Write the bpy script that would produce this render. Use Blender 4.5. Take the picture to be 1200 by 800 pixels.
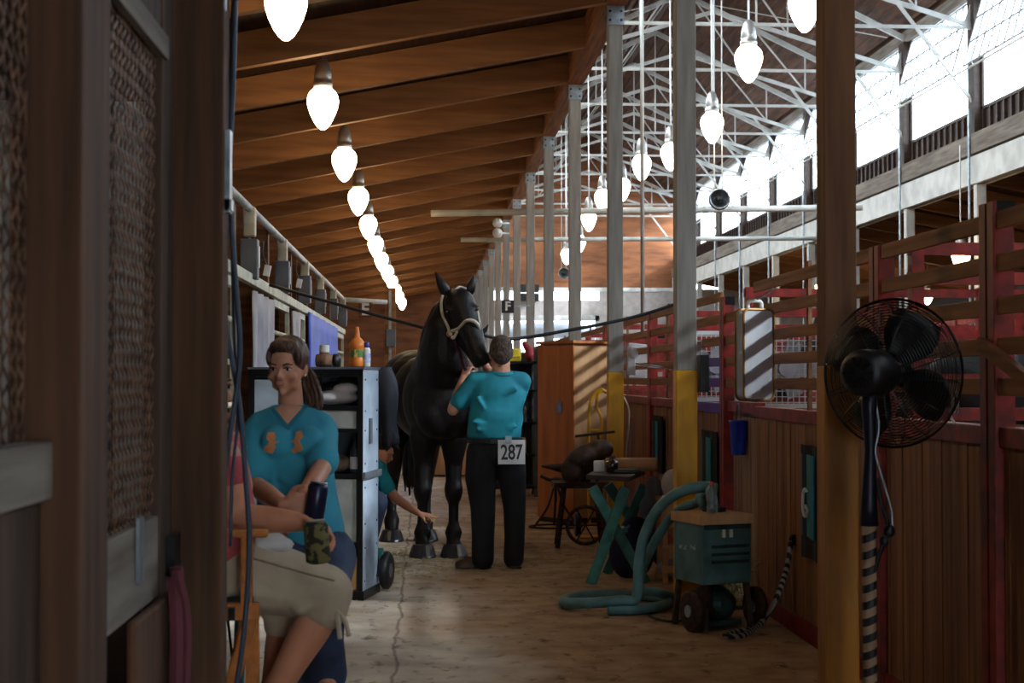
import bpy, bmesh, math, random
from mathutils import Vector, Matrix, Euler
from mathutils.bvhtree import BVHTree
random.seed(7)
V = Vector
PI = math.pi
for o in list(bpy.data.objects): bpy.data.objects.remove(o)
scene = bpy.context.scene
C = scene.collection

# ---------------------------------------------------------------- camera
FPX = 1780.0
VX, VY = 499.0, 443.0
EYE = V((0, 0, 1.47))
yaw = math.atan((600 - VX) / FPX); pit = math.atan((VY - 400) / FPX)
fwd = V((math.sin(yaw) * math.cos(pit), math.cos(yaw) * math.cos(pit), math.sin(pit)))
cam_d = bpy.data.cameras.new('camera'); cam = bpy.data.objects.new('camera', cam_d); C.objects.link(cam)
cam.location = EYE; cam.rotation_euler = fwd.to_track_quat('-Z', 'Y').to_euler()
cam_d.sensor_width = 36; cam_d.lens = FPX / 1200 * 36; cam_d.clip_end = 300; cam_d.clip_start = 0.05
cam_d.dof.use_dof = True; cam_d.dof.focus_distance = 11.0; cam_d.dof.aperture_fstop = 6.3
scene.camera = cam
RGT = fwd.cross(V((0, 0, 1))).normalized(); UPV = RGT.cross(fwd).normalized()

def P(px, py, Y):
    """point of the photograph at distance Y along the aisle"""
    d = fwd * FPX + RGT * (px - 600) - UPV * (py - 400)
    return EYE + d * (Y / d.y)
def G(px, py):
    """point of the floor seen at a pixel"""
    d = fwd * FPX + RGT * (px - 600) - UPV * (py - 400)
    return EYE + d * (-EYE.z / d.z)

# ---------------------------------------------------------------- light
world = bpy.data.worlds.new('world'); scene.world = world; world.use_nodes = True
wn = world.node_tree.nodes; wl = world.node_tree.links; wn.clear()
wo = wn.new('ShaderNodeOutputWorld'); bg = wn.new('ShaderNodeBackground')
bg.inputs[0].default_value = (0.80, 0.92, 1.0, 1); bg.inputs[1].default_value = 6.5
wl.new(bg.outputs[0], wo.inputs[0])
sun_d = bpy.data.lights.new('sun', 'SUN'); sun = bpy.data.objects.new('sun', sun_d); C.objects.link(sun)
sun_d.energy = 3.6; sun_d.angle = math.radians(5.0); sun_d.color = (0.86, 0.94, 1.0)
sun.rotation_euler = V((-1.0, 0.46, -0.62)).to_track_quat('-Z', 'Y').to_euler()
sun.location = (12, -5, 12)
scene.view_settings.view_transform = 'Standard'; scene.view_settings.look = 'None'
scene.view_settings.gamma = 1; scene.view_settings.use_curve_mapping = False
scene.view_settings.exposure = 1.15
BULB_GLOW = 17.0

# ---------------------------------------------------------------- materials
def lin(h):
    h = h.lstrip('#'); r = []
    for i in (0, 2, 4):
        c = int(h[i:i+2], 16) / 255
        r.append(c / 12.92 if c <= 0.04045 else ((c + 0.055) / 1.055) ** 2.4)
    return (*r, 1)
MATS = {}
def mat(name, col, rough=0.6, metal=0.0, col2=None, scale=(6, 6, 6), detail=4, bump=0.0, bscale=None, emis=None, spec=0.4, lo=0.35, hi=0.65, trans=0):
    if name in MATS: return MATS[name]
    m = bpy.data.materials.new(name); m.use_nodes = True; nt = m.node_tree
    b = nt.nodes['Principled BSDF']
    b.inputs['Roughness'].default_value = rough; b.inputs['Metallic'].default_value = metal
    b.inputs['Specular IOR Level'].default_value = spec
    if trans: b.inputs['Transmission Weight'].default_value = trans
    c1 = lin(col); c2 = lin(col2) if col2 else tuple(x * 0.78 for x in c1[:3]) + (1,)
    tc = nt.nodes.new('ShaderNodeTexCoord'); mp = nt.nodes.new('ShaderNodeMapping')
    mp.inputs['Scale'].default_value = scale
    n = nt.nodes.new('ShaderNodeTexNoise'); n.inputs['Scale'].default_value = 1; n.inputs['Detail'].default_value = detail
    r = nt.nodes.new('ShaderNodeValToRGB')
    r.color_ramp.elements[0].position = lo; r.color_ramp.elements[1].position = hi
    r.color_ramp.elements[0].color = c2; r.color_ramp.elements[1].color = c1
    L = nt.links.new
    L(tc.outputs['Object'], mp.inputs[0]); L(mp.outputs[0], n.inputs[0]); L(n.outputs[0], r.inputs[0]); L(r.outputs[0], b.inputs['Base Color'])
    if bump:
        bp = nt.nodes.new('ShaderNodeBump'); bp.inputs['Strength'].default_value = bump; bp.inputs['Distance'].default_value = 0.01
        if bscale:
            n2 = nt.nodes.new('ShaderNodeTexNoise'); n2.inputs['Scale'].default_value = bscale; L(tc.outputs['Object'], n2.inputs[0]); L(n2.outputs[0], bp.inputs['Height'])
        else: L(n.outputs[0], bp.inputs['Height'])
        L(bp.outputs[0], b.inputs['Normal'])
    if emis:
        b.inputs['Emission Color'].default_value = lin(emis[0]); b.inputs['Emission Strength'].default_value = emis[1]
    MATS[name] = m; return m
M = mat
def wood(name, c1, c2, axis, fine=40, rough=0.75, bump=0.3):
    s = [fine, fine, fine]; s[axis] = 1.2
    return mat(name, c1, rough, 0, c2, tuple(s), 5, bump, lo=0.3, hi=0.7, spec=0.25)

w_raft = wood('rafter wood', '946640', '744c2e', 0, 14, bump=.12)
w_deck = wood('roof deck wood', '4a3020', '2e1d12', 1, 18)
w_beam = wood('beam wood', '9a623c', '5e3a22', 1, 22)
w_rdark = wood('nave roof wood', '5a3a28', '2c1c14', 1, 9)
w_stall = wood('stall board wood', '9c6c4a', '6a442c', 2, 26, 0.6)
w_stalln = wood('worn stall board', '85552f', '4f2e18', 2, 20, 0.6)
w_rail = wood('brown rail wood', 'a0714e', '6a4630', 1, 24, 0.7)
w_gable = wood('gable plank wood', '8c5838', '5e3a26', 0, 6, 0.8)
w_fore = wood('old door wood', '4a372b', '2a1e17', 2, 20, 0.8)
w_fore2 = wood('old post wood', '583a27', '352216', 2, 20, 0.8)
w_grey = wood('weathered wood', '7c736a', '544a42', 1, 16, 0.85)
w_ply = wood('plywood', 'bb7238', '96552a', 2, 10, 0.55)
w_plyl = wood('raw plywood', 'c49a70', 'a37a52', 2, 8, 0.7)
w_oil = wood('orange chair wood', 'b0682c', '8a4c1c', 1, 30, 0.4)
w_old = wood('old brown wood', '7a5236', '4a2e1c', 0, 20)
w_dark = wood('dark stained wood', '3c2a20', '221610', 0, 20, 0.5)
m_post = mat('grey post paint', '9d9992', 0.75, 0, '75706a', (14, 14, 1.5), 5, 0.15, lo=0.3, hi=0.7)
m_yel = mat('yellow paint', 'dba000', 0.5, 0, 'b07c00', (9, 9, 1.2), 5, 0.1)
m_red = mat('red paint', '98261e', 0.5, 0, '5e1812', (10, 10, 10), 4, 0.1)
m_purple = mat('purple paint', '5a3a9a', 0.5)
m_white = mat('white paint', 'c9cac8', 0.5, 0, 'a2a39f', (4, 4, 4))
m_wsteel = mat('white painted steel', 'b4b2ac', 0.5, 0, '98958e', (3, 3, 3))
m_galv = mat('galvanised steel', '9aa2a8', 0.4, 0.7, '6f767c', (8, 8, 8))
m_cream = mat('cream paint', 'cfcab4', 0.55, 0, 'a39c84', (6, 6, 6))
m_grey = mat('grey box enamel', '5b6068', 0.5, 0.2)
m_blk = mat('black plastic', '16161a', 0.45)
m_blkm = mat('black metal', '1a1a1c', 0.35, 0.5)
m_rust = mat('rusty iron', '4a3428', 0.7, 0.4, '281c18', (30, 30, 30), bump=0.3)
m_blackc = mat('black cloth', '1c1d24', 0.9)
m_teal = mat('teal paint', '3a7a70', 0.55, 0, '285a54', (12, 12, 12))
m_tealc = mat('teal cloth', '1f7f92', 0.85)
m_hose = mat('green blue hose rubber', '5a8284', 0.5, 0, '44686a', (6, 6, 6))
m_skin = mat('skin', 'c48e74', 0.5, 0, 'b37a60', (9, 9, 9), spec=0.3)
m_skin2 = mat('tanned skin', 'b4785c', 0.5, 0, 'a0664c', (9, 9, 9), spec=0.3)
m_horse = mat('black horse coat', '171214', 0.5, 0, '0d0a0b', (5, 5, 5), bump=0.3, bscale=50, spec=0.3)
m_hoof = mat('dark hoof', '33333a', 0.3, 0, '1c1c20', (20, 20, 20), spec=0.6)
m_straw = mat('straw', 'b8a878', 0.9)
m_lt = mat('pale cloth', 'b8b4b4', 0.9, 0, '96929a', (3, 3, 3))
m_blue = mat('blue tarp', '2d52c8', 0.55, 0, '2444ae', (2, 2, 5), bump=0.6, bscale=6)
m_letter = mat('white lettering', 'd8d8d6', 0.6)

# ---------------------------------------------------------------- mesh builder
class MB:
    def __init__(s): s.bm = bmesh.new()
    def box(s, c, d, rot=None, off=None):
        mt = Matrix.Translation(V(c))
        if rot is not None: mt = mt @ (rot if isinstance(rot, Matrix) else Euler(rot).to_matrix().to_4x4())
        mt = mt @ Matrix.Diagonal((d[0], d[1], d[2], 1))
        bmesh.ops.create_cube(s.bm, size=1, matrix=mt); return s
    def span(s, a, b):
        a, b = V(a), V(b); return s.box((a + b) / 2, [abs(x) for x in (b - a)])
    def bar(s, a, b, w, h, up=(0, 0, 1)):
        a, b = V(a), V(b); d = b - a; L = d.length
        y = d.normalized(); u = V(up); x = y.cross(u)
        if x.length < 1e-4: x = y.cross(V((0, 1, 0)))
        x.normalize(); z = x.cross(y)
        R = Matrix((x, y, z)).transposed().to_4x4()
        bmesh.ops.create_cube(s.bm, size=1, matrix=Matrix.Translation((a + b) / 2) @ R @ Matrix.Diagonal((w, L, h, 1))); return s
    def tube(s, pts, r, n=8, closed=False, cap=True):
        pts = [V(p) for p in pts]; N = len(pts); rs = r if isinstance(r, (list, tuple)) else [r] * N
        t0 = (pts[1] - pts[0]).normalized(); u = t0.orthogonal().normalized(); rings = []
        for i, p in enumerate(pts):
            if closed: t = (pts[(i+1) % N] - pts[i-1]).normalized()
            else: t = (pts[min(i+1, N-1)] - pts[max(i-1, 0)]).normalized()
            u = (u - t * u.dot(t)); u = u.normalized() if u.length > 1e-6 else t.orthogonal().normalized()
            w = t.cross(u)
            rings.append([s.bm.verts.new(p + (u * math.cos(2*PI*k/n) + w * math.sin(2*PI*k/n)) * rs[i]) for k in range(n)])
        for i in range(N if closed else N - 1):
            a, b = rings[i], rings[(i+1) % N]
            for k in range(n): s.bm.faces.new((a[k], a[(k+1) % n], b[(k+1) % n], b[k]))
        if cap and not closed:
            s.bm.faces.new(rings[0][::-1]); s.bm.faces.new(rings[-1])
        return s
    def cyl(s, a, b, r0, r1=None, n=16): return s.tube([a, b], [r0, r0 if r1 is None else r1], n)
    def lathe(s, c, prof, n=20, R=None):
        c = V(c); rings = []
        R = R or Matrix.Identity(3)
        for (r, z) in prof:
            rings.append([s.bm.verts.new(c + R @ V((max(r, 1e-4) * math.cos(2*PI*k/n), max(r, 1e-4) * math.sin(2*PI*k/n), z))) for k in range(n)])
        for a, b in zip(rings, rings[1:]):
            for k in range(n): s.bm.faces.new((a[k], a[(k+1) % n], b[(k+1) % n], b[k]))
        s.bm.faces.new(rings[0][::-1]); s.bm.faces.new(rings[-1]); return s
    def ell(s, c, r, rot=None, u=20, v=12):
        mt = Matrix.Translation(V(c))
        if rot is not None: mt = mt @ (rot.to_4x4() if isinstance(rot, Matrix) else Euler(rot).to_matrix().to_4x4())
        if not isinstance(r, (list, tuple)): r = (r, r, r)
        bmesh.ops.create_uvsphere(s.bm, u_segments=u, v_segments=v, radius=1, matrix=mt @ Matrix.Diagonal((*r, 1))); return s
    def cap(s, a, b, r0, r1=None, n=14):
        """tapered capsule"""
        a, b = V(a), V(b); r1 = r0 if r1 is None else r1
        L = (b - a).length
        if L < 1e-5: return s.ell(a, r0)
        t = (b - a) / L; pts = []; rs = []
        for k in range(5):
            q = k / 4 * PI / 2; pts.append(a - t * r0 * math.cos(q)); rs.append(max(r0 * math.sin(q), r0 * 0.06))
        for k in range(5):
            q = k / 4 * PI / 2; pts.append(b + t * r1 * math.sin(q)); rs.append(max(r1 * math.cos(q), r1 * 0.06))
        return s.tube(pts, rs, n)
    def chain(s, L):
        """L: list of (point, radius)"""
        for (a, ra), (b, rb) in zip(L, L[1:]): s.cap(a, b, ra, rb)
        return s
    def poly(s, pts, thick, nrm):
        """flat outline given real thickness"""
        nrm = V(nrm).normalized() * thick
        a = [s.bm.verts.new(V(p)) for p in pts]; b = [s.bm.verts.new(V(p) + nrm) for p in pts]
        s.bm.faces.new(a); s.bm.faces.new(b[::-1]); n = len(a)
        for i in range(n): s.bm.faces.new((a[i], b[i], b[(i+1) % n], a[(i+1) % n]))
        return s
    def sheet(s, grid, thick):
        """grid[i][j] points -> thick sheet"""
        R, Cn = len(grid), len(grid[0]); g = [[V(p) for p in r] for r in grid]
        def nr(i, j):
            a = g[min(i+1, R-1)][j] - g[max(i-1, 0)][j]; b = g[i][min(j+1, Cn-1)] - g[i][max(j-1, 0)]
            return a.cross(b).normalized()
        f = [[s.bm.verts.new(g[i][j]) for j in range(Cn)] for i in range(R)]
        k = [[s.bm.verts.new(g[i][j] + nr(i, j) * thick) for j in range(Cn)] for i in range(R)]
        for i in range(R-1):
            for j in range(Cn-1):
                s.bm.faces.new((f[i][j], f[i][j+1], f[i+1][j+1], f[i+1][j])); s.bm.faces.new((k[i][j], k[i+1][j], k[i+1][j+1], k[i][j+1]))
        for i in range(R-1):
            for j in (0, Cn-1): s.bm.faces.new((f[i][j], f[i+1][j], k[i+1][j], k[i][j]))
        for j in range(Cn-1):
            for i in (0, R-1): s.bm.faces.new((f[i][j], k[i][j], k[i][j+1], f[i][j+1]))
        return s
    def build(s, name, m, parent=None, smooth=False, bevel=0, origin=None, remesh=0, sm=4, smf=0.5):
        bmesh.ops.recalc_face_normals(s.bm, faces=s.bm.faces)
        off = V((0, 0, 0))
        if parent is not None: off = wloc(parent)
        elif origin is not None: off = V(origin)
        if parent is not None and origin is not None: off = V(origin)
        bmesh.ops.translate(s.bm, verts=s.bm.verts, vec=-off)
        me = bpy.data.meshes.new(name); s.bm.to_mesh(me); s.bm.free()
        if isinstance(m, (list, tuple)):
            for x in m: me.materials.append(x)
        else: me.materials.append(m)
        o = bpy.data.objects.new(name, me); C.objects.link(o)
        if parent is not None:
            o.parent = parent
            if origin is not None: o.location = V(origin) - wloc(parent)
        elif origin is not None: o.location = V(origin)
        if remesh: freeze(o, remesh, sm, smf)
        if bevel:
            b = o.modifiers.new('bevel', 'BEVEL'); b.width = bevel; b.segments = 2; b.limit_method = 'ANGLE'
        if smooth or remesh:
            for p in me.polygons if not remesh else o.data.polygons: p.use_smooth = True
        return o
def wloc(o):
    v = V(o.location); p = o.parent
    while p: v += V(p.location); p = p.parent
    return v
def freeze(o, vox, sm=4, smf=0.5):
    r = o.modifiers.new('r', 'REMESH'); r.mode = 'VOXEL'; r.voxel_size = vox; r.use_smooth_shade = True
    if sm:
        k = o.modifiers.new('s', 'SMOOTH'); k.iterations = sm; k.factor = smf
    dg = bpy.context.evaluated_depsgraph_get(); dg.update()
    me = bpy.data.meshes.new_from_object(o.evaluated_get(dg)); o.modifiers.clear()
    old = o.data; o.data = me
    if not me.materials: me.materials.append(old.materials[0])
    me.name = old.name
def tag(o, label=None, cat=None, group=None, kind=None):
    if label: o['label'] = label
    if cat: o['category'] = cat
    if group: o['group'] = group
    if kind: o['kind'] = kind
    return o
def struct(name, mb, m, **k):
    o = mb.build(name, m, **k)
    if not o.parent: o['kind'] = 'structure'
    return o
def empty(name, loc, label, cat, group=None):
    o = bpy.data.objects.new(name, None); C.objects.link(o); o.location = V(loc); o.empty_display_size = 0.1
    return tag(o, label, cat, group)
def copy_tree(o, parent=None):
    c = o.copy(); C.objects.link(c); c.parent = parent
    for ch in [x for x in o.children]: copy_tree(ch, c)
    return c
def spline(pts, k=8):
    pts = [V(p) for p in pts]; q = [pts[0]*2 - pts[1]] + pts + [pts[-1]*2 - pts[-2]]; out = []
    for i in range(1, len(q)-2):
        a, b, c, d = q[i-1:i+3]
        for j in range(k):
            t = j / k
            out.append(0.5 * ((2*b) + (c-a)*t + (2*a-5*b+4*c-d)*t*t + (-a+3*b-3*c+d)*t**3))
    out.append(pts[-1]); return out
def text(name, s, size, loc, rot, m, parent, sx=1.0, bold=0.0, depth=0.002):
    cu = bpy.data.curves.new(name, 'FONT'); cu.body = s; cu.size = size; cu.extrude = depth; cu.offset = bold
    cu.align_x = 'CENTER'; cu.align_y = 'CENTER'
    t = bpy.data.objects.new(name + '_t', cu); C.objects.link(t)
    dg = bpy.context.evaluated_depsgraph_get(); dg.update()
    me = bpy.data.meshes.new_from_object(t.evaluated_get(dg)); bpy.data.objects.remove(t)
    me.transform(Matrix.Diagonal((sx, 1, 1, 1))); me.materials.clear(); me.materials.append(m)
    o = bpy.data.objects.new(name, me); C.objects.link(o); o.parent = parent
    o.location = V(loc) - wloc(parent); o.rotation_euler = rot; return o
_u = ['first','second','third','fourth','fifth','sixth','seventh','eighth','ninth','tenth','eleventh','twelfth','thirteenth','fourteenth','fifteenth','sixteenth','seventeenth','eighteenth','nineteenth','twentieth']
def nth(i):
    i += 1
    return _u[i-1] if i <= 20 else ('twenty-' + _u[i-21] if i < 30 else 'thirtieth')
ORD = ['nearest', 'second nearest', 'third nearest', 'fourth nearest', 'fifth nearest', 'sixth nearest', 'seventh nearest', 'eighth nearest', 'ninth nearest', 'tenth nearest', 'eleventh nearest', 'twelfth nearest']
# ================================================================ the building
S = 3.66
PY = [6.15 + S * k for k in range(-2, 14)]
XP = 1.685; XW = 9.1; YE = 55.0; YB = -4.0; XL = -5.2; XR = 15.0
ROOFK = 0.193; Z0 = 4.49            # underside of the rafters at X = 0, and their slope

# floor material
def floor_mat():
    m = bpy.data.materials.new('dirt and concrete floor'); m.use_nodes = True; nt = m.node_tree; L = nt.links.new; N = nt.nodes.new
    b = nt.nodes['Principled BSDF']; b.inputs['Roughness'].default_value = 0.9; b.inputs['Specular IOR Level'].default_value = 0.15
    tc = N('ShaderNodeTexCoord'); sep = N('ShaderNodeSeparateXYZ'); L(tc.outputs['Object'], sep.inputs[0])
    def noise(sc, det=5, vec=None):
        n = N('ShaderNodeTexNoise'); n.inputs['Scale'].default_value = sc; n.inputs['Detail'].default_value = det; L(vec or tc.outputs['Object'], n.inputs[0]); return n.outputs[0]
    def ramp(src, a, b_, c1, c2):
        r = N('ShaderNodeValToRGB'); e = r.color_ramp.elements; e[0].position = a; e[1].position = b_; e[0].color = c1; e[1].color = c2; L(src, r.inputs[0]); return r.outputs[0]
    def mix(f, a, b_, mode='MIX'):
        x = N('ShaderNodeMix'); x.data_type = 'RGBA'; x.blend_type = mode
        if isinstance(f, float): x.inputs[0].default_value = f
        else: L(f, x.inputs[0])
        L(a, x.inputs[6]); L(b_, x.inputs[7]); return x.outputs[2]
    def math_(op, a, b_=None):
        x = N('ShaderNodeMath'); x.operation = op
        for i, q in enumerate((a, b_)):
            if q is None: continue
            if isinstance(q, (int, float)): x.inputs[i].default_value = q
            else: L(q, x.inputs[i])
        return x.outputs[0]
    conc = ramp(noise(3.0, 8), .3, .7, lin('a89d90'), lin('d8cec0'))
    dirt = ramp(noise(4.5, 8), .3, .72, lin('8c6c50'), lin('b89a7c'))
    w = math_('ADD', sep.outputs[0], math_('MULTIPLY', math_('SUBTRACT', noise(.7, 6), .5), 3.2))
    f = ramp(math_('ADD', math_('MULTIPLY', w, .5), .5), .35, .85, (0, 0, 0, 1), (1, 1, 1, 1))
    col = mix(f, conc, dirt)
    mp = N('ShaderNodeMapping'); mp.inputs['Scale'].default_value = (7, 4, 1); L(tc.outputs['Object'], mp.inputs[0])
    scuff = ramp(noise(1.6, 8, mp.outputs[0]), .28, .42, lin('55402f'), (1, 1, 1, 1))
    col = mix(0.65, col, scuff, 'MULTIPLY')
    # joint line along the aisle
    cx = math_('ABSOLUTE', math_('ADD', math_('ADD', sep.outputs[0], .16), math_('MULTIPLY', math_('SUBTRACT', noise(2.5), .5), .10)))
    jl = ramp(cx, .002, .014, lin('5e5040'), (1, 1, 1, 1))
    col = mix(0.6, col, jl, 'MULTIPLY')
    L(col, b.inputs['Base Color'])
    bp = N('ShaderNodeBump'); bp.inputs['Strength'].default_value = .5; bp.inputs['Distance'].default_value = .02; L(noise(9, 8), bp.inputs['Height']); L(bp.outputs[0], b.inputs['Normal'])
    return m
m_floor = floor_mat()
struct('floor', MB().box(((XL + XR) / 2, 25, -0.1), (XR - XL + .4, 62, 0.2)), m_floor)
m_yard = mat('bright gravel yard', 'a8a59e', 0.9)
struct('trim_1', MB().box((5, 76, -0.12), (60, 40, 0.2)), m_yard)

# aisle ceiling (sloping deck above the rafters)
dk = MB()
zt = lambda x: Z0 + ROOFK * x + 0.32
dk.poly([(XL, YB, zt(XL)), (XP + .1, YB, zt(XP + .1)), (XP + .1, YE, zt(XP + .1)), (XL, YE, zt(XL))], 0.06, (0, 0, 1))
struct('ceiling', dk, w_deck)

# rafters
def rafter(Y, a=XL, b=XP - .06):
    h = .31; w = .10; mb = MB(); z = lambda x: Z0 + ROOFK * x
    mb.poly([(a, Y - w/2, z(a)), (b, Y - w/2, z(b)), (b, Y - w/2, z(b) + h), (a, Y - w/2, z(a) + h)], w, (0, 1, 0))
    return mb
r0 = None; vis = 0
for k in range(-7, 23):
    Y = 13.35 + 1.83 * k
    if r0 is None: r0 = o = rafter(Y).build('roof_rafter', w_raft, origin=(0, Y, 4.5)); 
    else: o = r0.copy(); C.objects.link(o); o.location.y = Y
    if Y > 9.0: 
        lab = 'brown sloping ceiling joist over the aisle, ' + nth(vis) + ' from the camera in view'
        vis += 1
    else: lab = 'brown ceiling joist above the camera end, ' + nth(k + 7) + ' from the back wall'
    tag(o, lab, 'rafter', 'sloping joists of the aisle ceiling')
tag(MB().span((XP - .09, YB, 4.79), (XP + .09, YE, 5.12)).build('eave_beam', w_beam, origin=(XP, 20, 4.79)), 'long brown beam resting on top of the grey post row', 'beam')

# post row beside the aisle
def post(Y):
    t = empty('support_post', (XP, Y, 0), '', 'post', 'tall posts along the right of the aisle')
    w = .066
    MB().span((XP - w, Y - w, 1.52), (XP + w, Y + w, 4.79)).build('shaft', m_post, t, bevel=.006)
    MB().span((XP - w - .003, Y - w - .003, 0), (XP + w + .003, Y + w + .003, 1.52)).build('painted_base', m_yel, t, bevel=.006)
    g = MB()
    g.span((XP - w - .012, Y - w - .014, 4.62), (XP + w + .012, Y - w - .003, 4.80))
    g.span((XP - w - .012, Y + w + .003, 4.62), (XP + w + .012, Y + w + .014, 4.80))
    g.build('cap_plate', m_galv, t)
    b = MB()
    for dx in (-.05, .05):
        for z in (4.66, 4.74): b.cyl((XP + dx, Y - w - .02, z), (XP + dx, Y - w - .012, z), .012, n=8)
    b.build('bolt', m_blkm, t)
    return t
p0 = post(PY[2])
pl = {2: 'brown-grey post with a yellow base right behind the pedestal fan', 3: 'grey post with a yellow base behind the green machine', 4: 'grey post with a yellow base beside the yellow hand truck', 5: 'grey post rising behind the plywood cabinet'}
for i, Y in enumerate(PY):
    o = p0 if i == 2 else copy_tree(p0)
    o.location = (XP, Y, 0)
    if i in pl: o['label'] = pl[i]
    elif i < 2: o['label'] = 'grey yellow-based post ' + ('beside' if i else 'behind') + ' the camera, out of the picture'
    elif i < 10: o['label'] = 'grey post far down the aisle, ' + ORD[i - 6] + ' one beyond the plywood cabinet post'
    else: o['label'] = 'slim grey post near the far end of the row, ' + nth(i - 2) + ' from the camera'

for ch_ in p0.children:
    if ch_.name.split('.')[0] in ('shaft', 'painted_base'):
        ch_.data = ch_.data.copy(); ch_.data.materials[0] = wood('brown post wood', '7a5238', '4c3222', 2, 14) if ch_.name.startswith('shaft') else mat('dark ochre paint', 'b87408', .55, 0, '8a5406', (9, 9, 1.2))  # near post: brown wood shaft, base a darker ochre than the others
# far row of posts + white girder
q0 = None; n = 0
for i, Y in enumerate(PY):
    if Y < 3: continue
    if q0 is None:
        q0 = empty('support_post', (XW, Y, 0), '', 'post', 'white posts under the clerestory girder')
        MB().span((XW - .08, Y - .08, 0), (XW + .08, Y + .08, 4.66)).build('shaft', m_wsteel, q0, bevel=.006)
        MB().cyl((XW - .19, Y - .03, 0), (XW - .19, Y - .03, 5.9), .022, n=8).cyl((XW - .19, Y - .03, 4.0), (XW - .07, Y - .03, 4.0), .012, n=6).build('conduit', m_galv, q0)
        o = q0
    else: o = copy_tree(q0); o.location = (XW, Y, 0)
    n += 1
    o['label'] = 'white post under the girder, ' + (nth(n - 6) + ' from the right in view' if n > 5 else nth(5 - n) + ' one beyond the right picture edge')
gb = MB().span((XW - .12, YB, 4.66), (XW - .06, YE, 5.12)).span((XW + .06, YB, 4.66), (XW + .12, YE, 5.12))
g = gb.build('girder', m_wsteel, origin=(XW, 20, 4.66)); tag(g, 'long white girder running below the high windows', 'girder')
tag(MB().span((XW - .16, YB, 5.15), (XW + .14, YE, 5.48)).build('ledge_beam', w_grey, origin=(XW, 20, 5.15)), 'weathered timber beam lying on the white girder', 'beam')

# clerestory (right): dark siding below, windows, eave trim
sd = MB().span((XW + .02, YB, 5.48), (XW + .06, YE, 5.86))
y = YB
while y < YE:
    sd.span((XW - .03, y, 5.48), (XW + .02, y + .05, 5.86)); y += .30
struct('wall_right', sd, w_dark)
sd2 = MB().span((XW - .02, YB, 5.86), (XW + .05, 4.2, 7.8))  # unseen panel added to keep the sun off the near posts
struct('wall_right_sun_blocker', sd2, w_dark)
struct('trim_2', MB().span((XW - .08, YB, 7.80), (XW + .15, YE, 8.02)), w_grey)
mw = MB()
for Y in PY:
    mw.span((XW - .14, Y - .15, 5.48), (XW + .06, Y + .15, 7.8))
struct('trim_4', mw, w_dark)
def glass_mat():
    m = bpy.data.materials.new('dusty window glass'); m.use_nodes = True; nt = m.node_tree; nt.nodes.clear(); N = nt.nodes.new; L = nt.links.new
    o = N('ShaderNodeOutputMaterial'); mx = N('ShaderNodeMixShader'); tr = N('ShaderNodeBsdfTransparent'); tl = N('ShaderNodeBsdfTranslucent')
    tr.inputs[0].default_value = (.95, .97, 1, 1); tl.inputs[0].default_value = (.8, .85, .88, 1); mx.inputs[0].default_value = .3
    L(tr.outputs[0], mx.inputs[1]); L(tl.outputs[0], mx.inputs[2]); L(mx.outputs[0], o.inputs[0]); return m
m_glass = glass_mat()
m_mull = mat('grey window bars', '6c6a68', 0.6)
wn_ = 0
def window(Ya, Yb):
    global wn_; wn_ += 1
    t = bpy.data.objects.new('window_%d' % wn_, None); C.objects.link(t); t.location = (XW, (Ya + Yb) / 2, 5.86); t['kind'] = 'structure'
    zb, zm, zt_ = 5.86, 6.55, 7.80; xi = .34
    f = MB()
    f.span((XW - .03, Ya, zb), (XW + .04, Ya + .10, zt_)).span((XW - .03, Yb - .10, zb), (XW + .04, Yb, zt_)).span((XW - .03, Ya, zb), (XW + .04, Yb, zb + .05))
    f.build('frame', w_dark, t)
    MB().span((XW + .0, Ya + .1, zb + .05), (XW + .01, Yb - .1, zt_)).build('pane', m_glass, t)
    # inward tilted sash of ribbed panes
    ms = MB(); n = 9
    a = lambda y_, q: V((XW - .02 - xi * (1 - q), y_, zm + (zt_ - .05 - zm) * q))
    for k in range(n + 1):
        y_ = Ya + .14 + (Yb - Ya - .28) * k / n; ms.bar(a(y_, 0), a(y_, 1), .032, .02)
    for q in (0, .33, .66, 1): ms.bar(a(Ya + .14, q), a(Yb - .14, q), .03, .02)
    ms.build('sash', m_mull, t)
    MB().bar(a((Ya + Yb) / 2, .5) + V((0, 0, 0)), a((Ya + Yb) / 2, .5) + V((.0, .001, 0)), .01, .01)
    pn = MB(); pn.sheet([[a(Ya + .15, 0.01), a(Ya + .15, .99)], [a(Yb - .15, 0.01), a(Yb - .15, .99)]], .005); pn.build('pane', m_glass, t)
    # opener rod with arms
    op = MB(); op.cyl((XW - .46, Ya, 6.42), (XW - .46, Yb, 6.42), .018, n=6)
    for q in (.25, .5, .75):
        yy = Ya + (Yb - Ya) * q; op.tube(spline([(XW - .46, yy, 6.42), (XW - .50, yy + .05, 6.62), (XW - .34, yy + .02, 6.85)], 4), .010, 5)
    op.build('opener_rod', m_wsteel, t)
for i in range(3, 15):
    window(6.15 + S * (i - 2) - S + .12, 6.15 + S * (i - 2) - .12)
# left clerestory wall above the eave beam, with its own window openings
lw = MB().span((XP - .02, YB, 5.12), (XP + .04, YE, 5.9)).span((XP - .02, YB, 7.6), (XP + .04, YE, 8.0))
for Y in PY: lw.span((XP - .04, Y - .15, 5.9), (XP + .06, Y + .15, 7.6))
struct('wall_middle', lw, w_dark)

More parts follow.
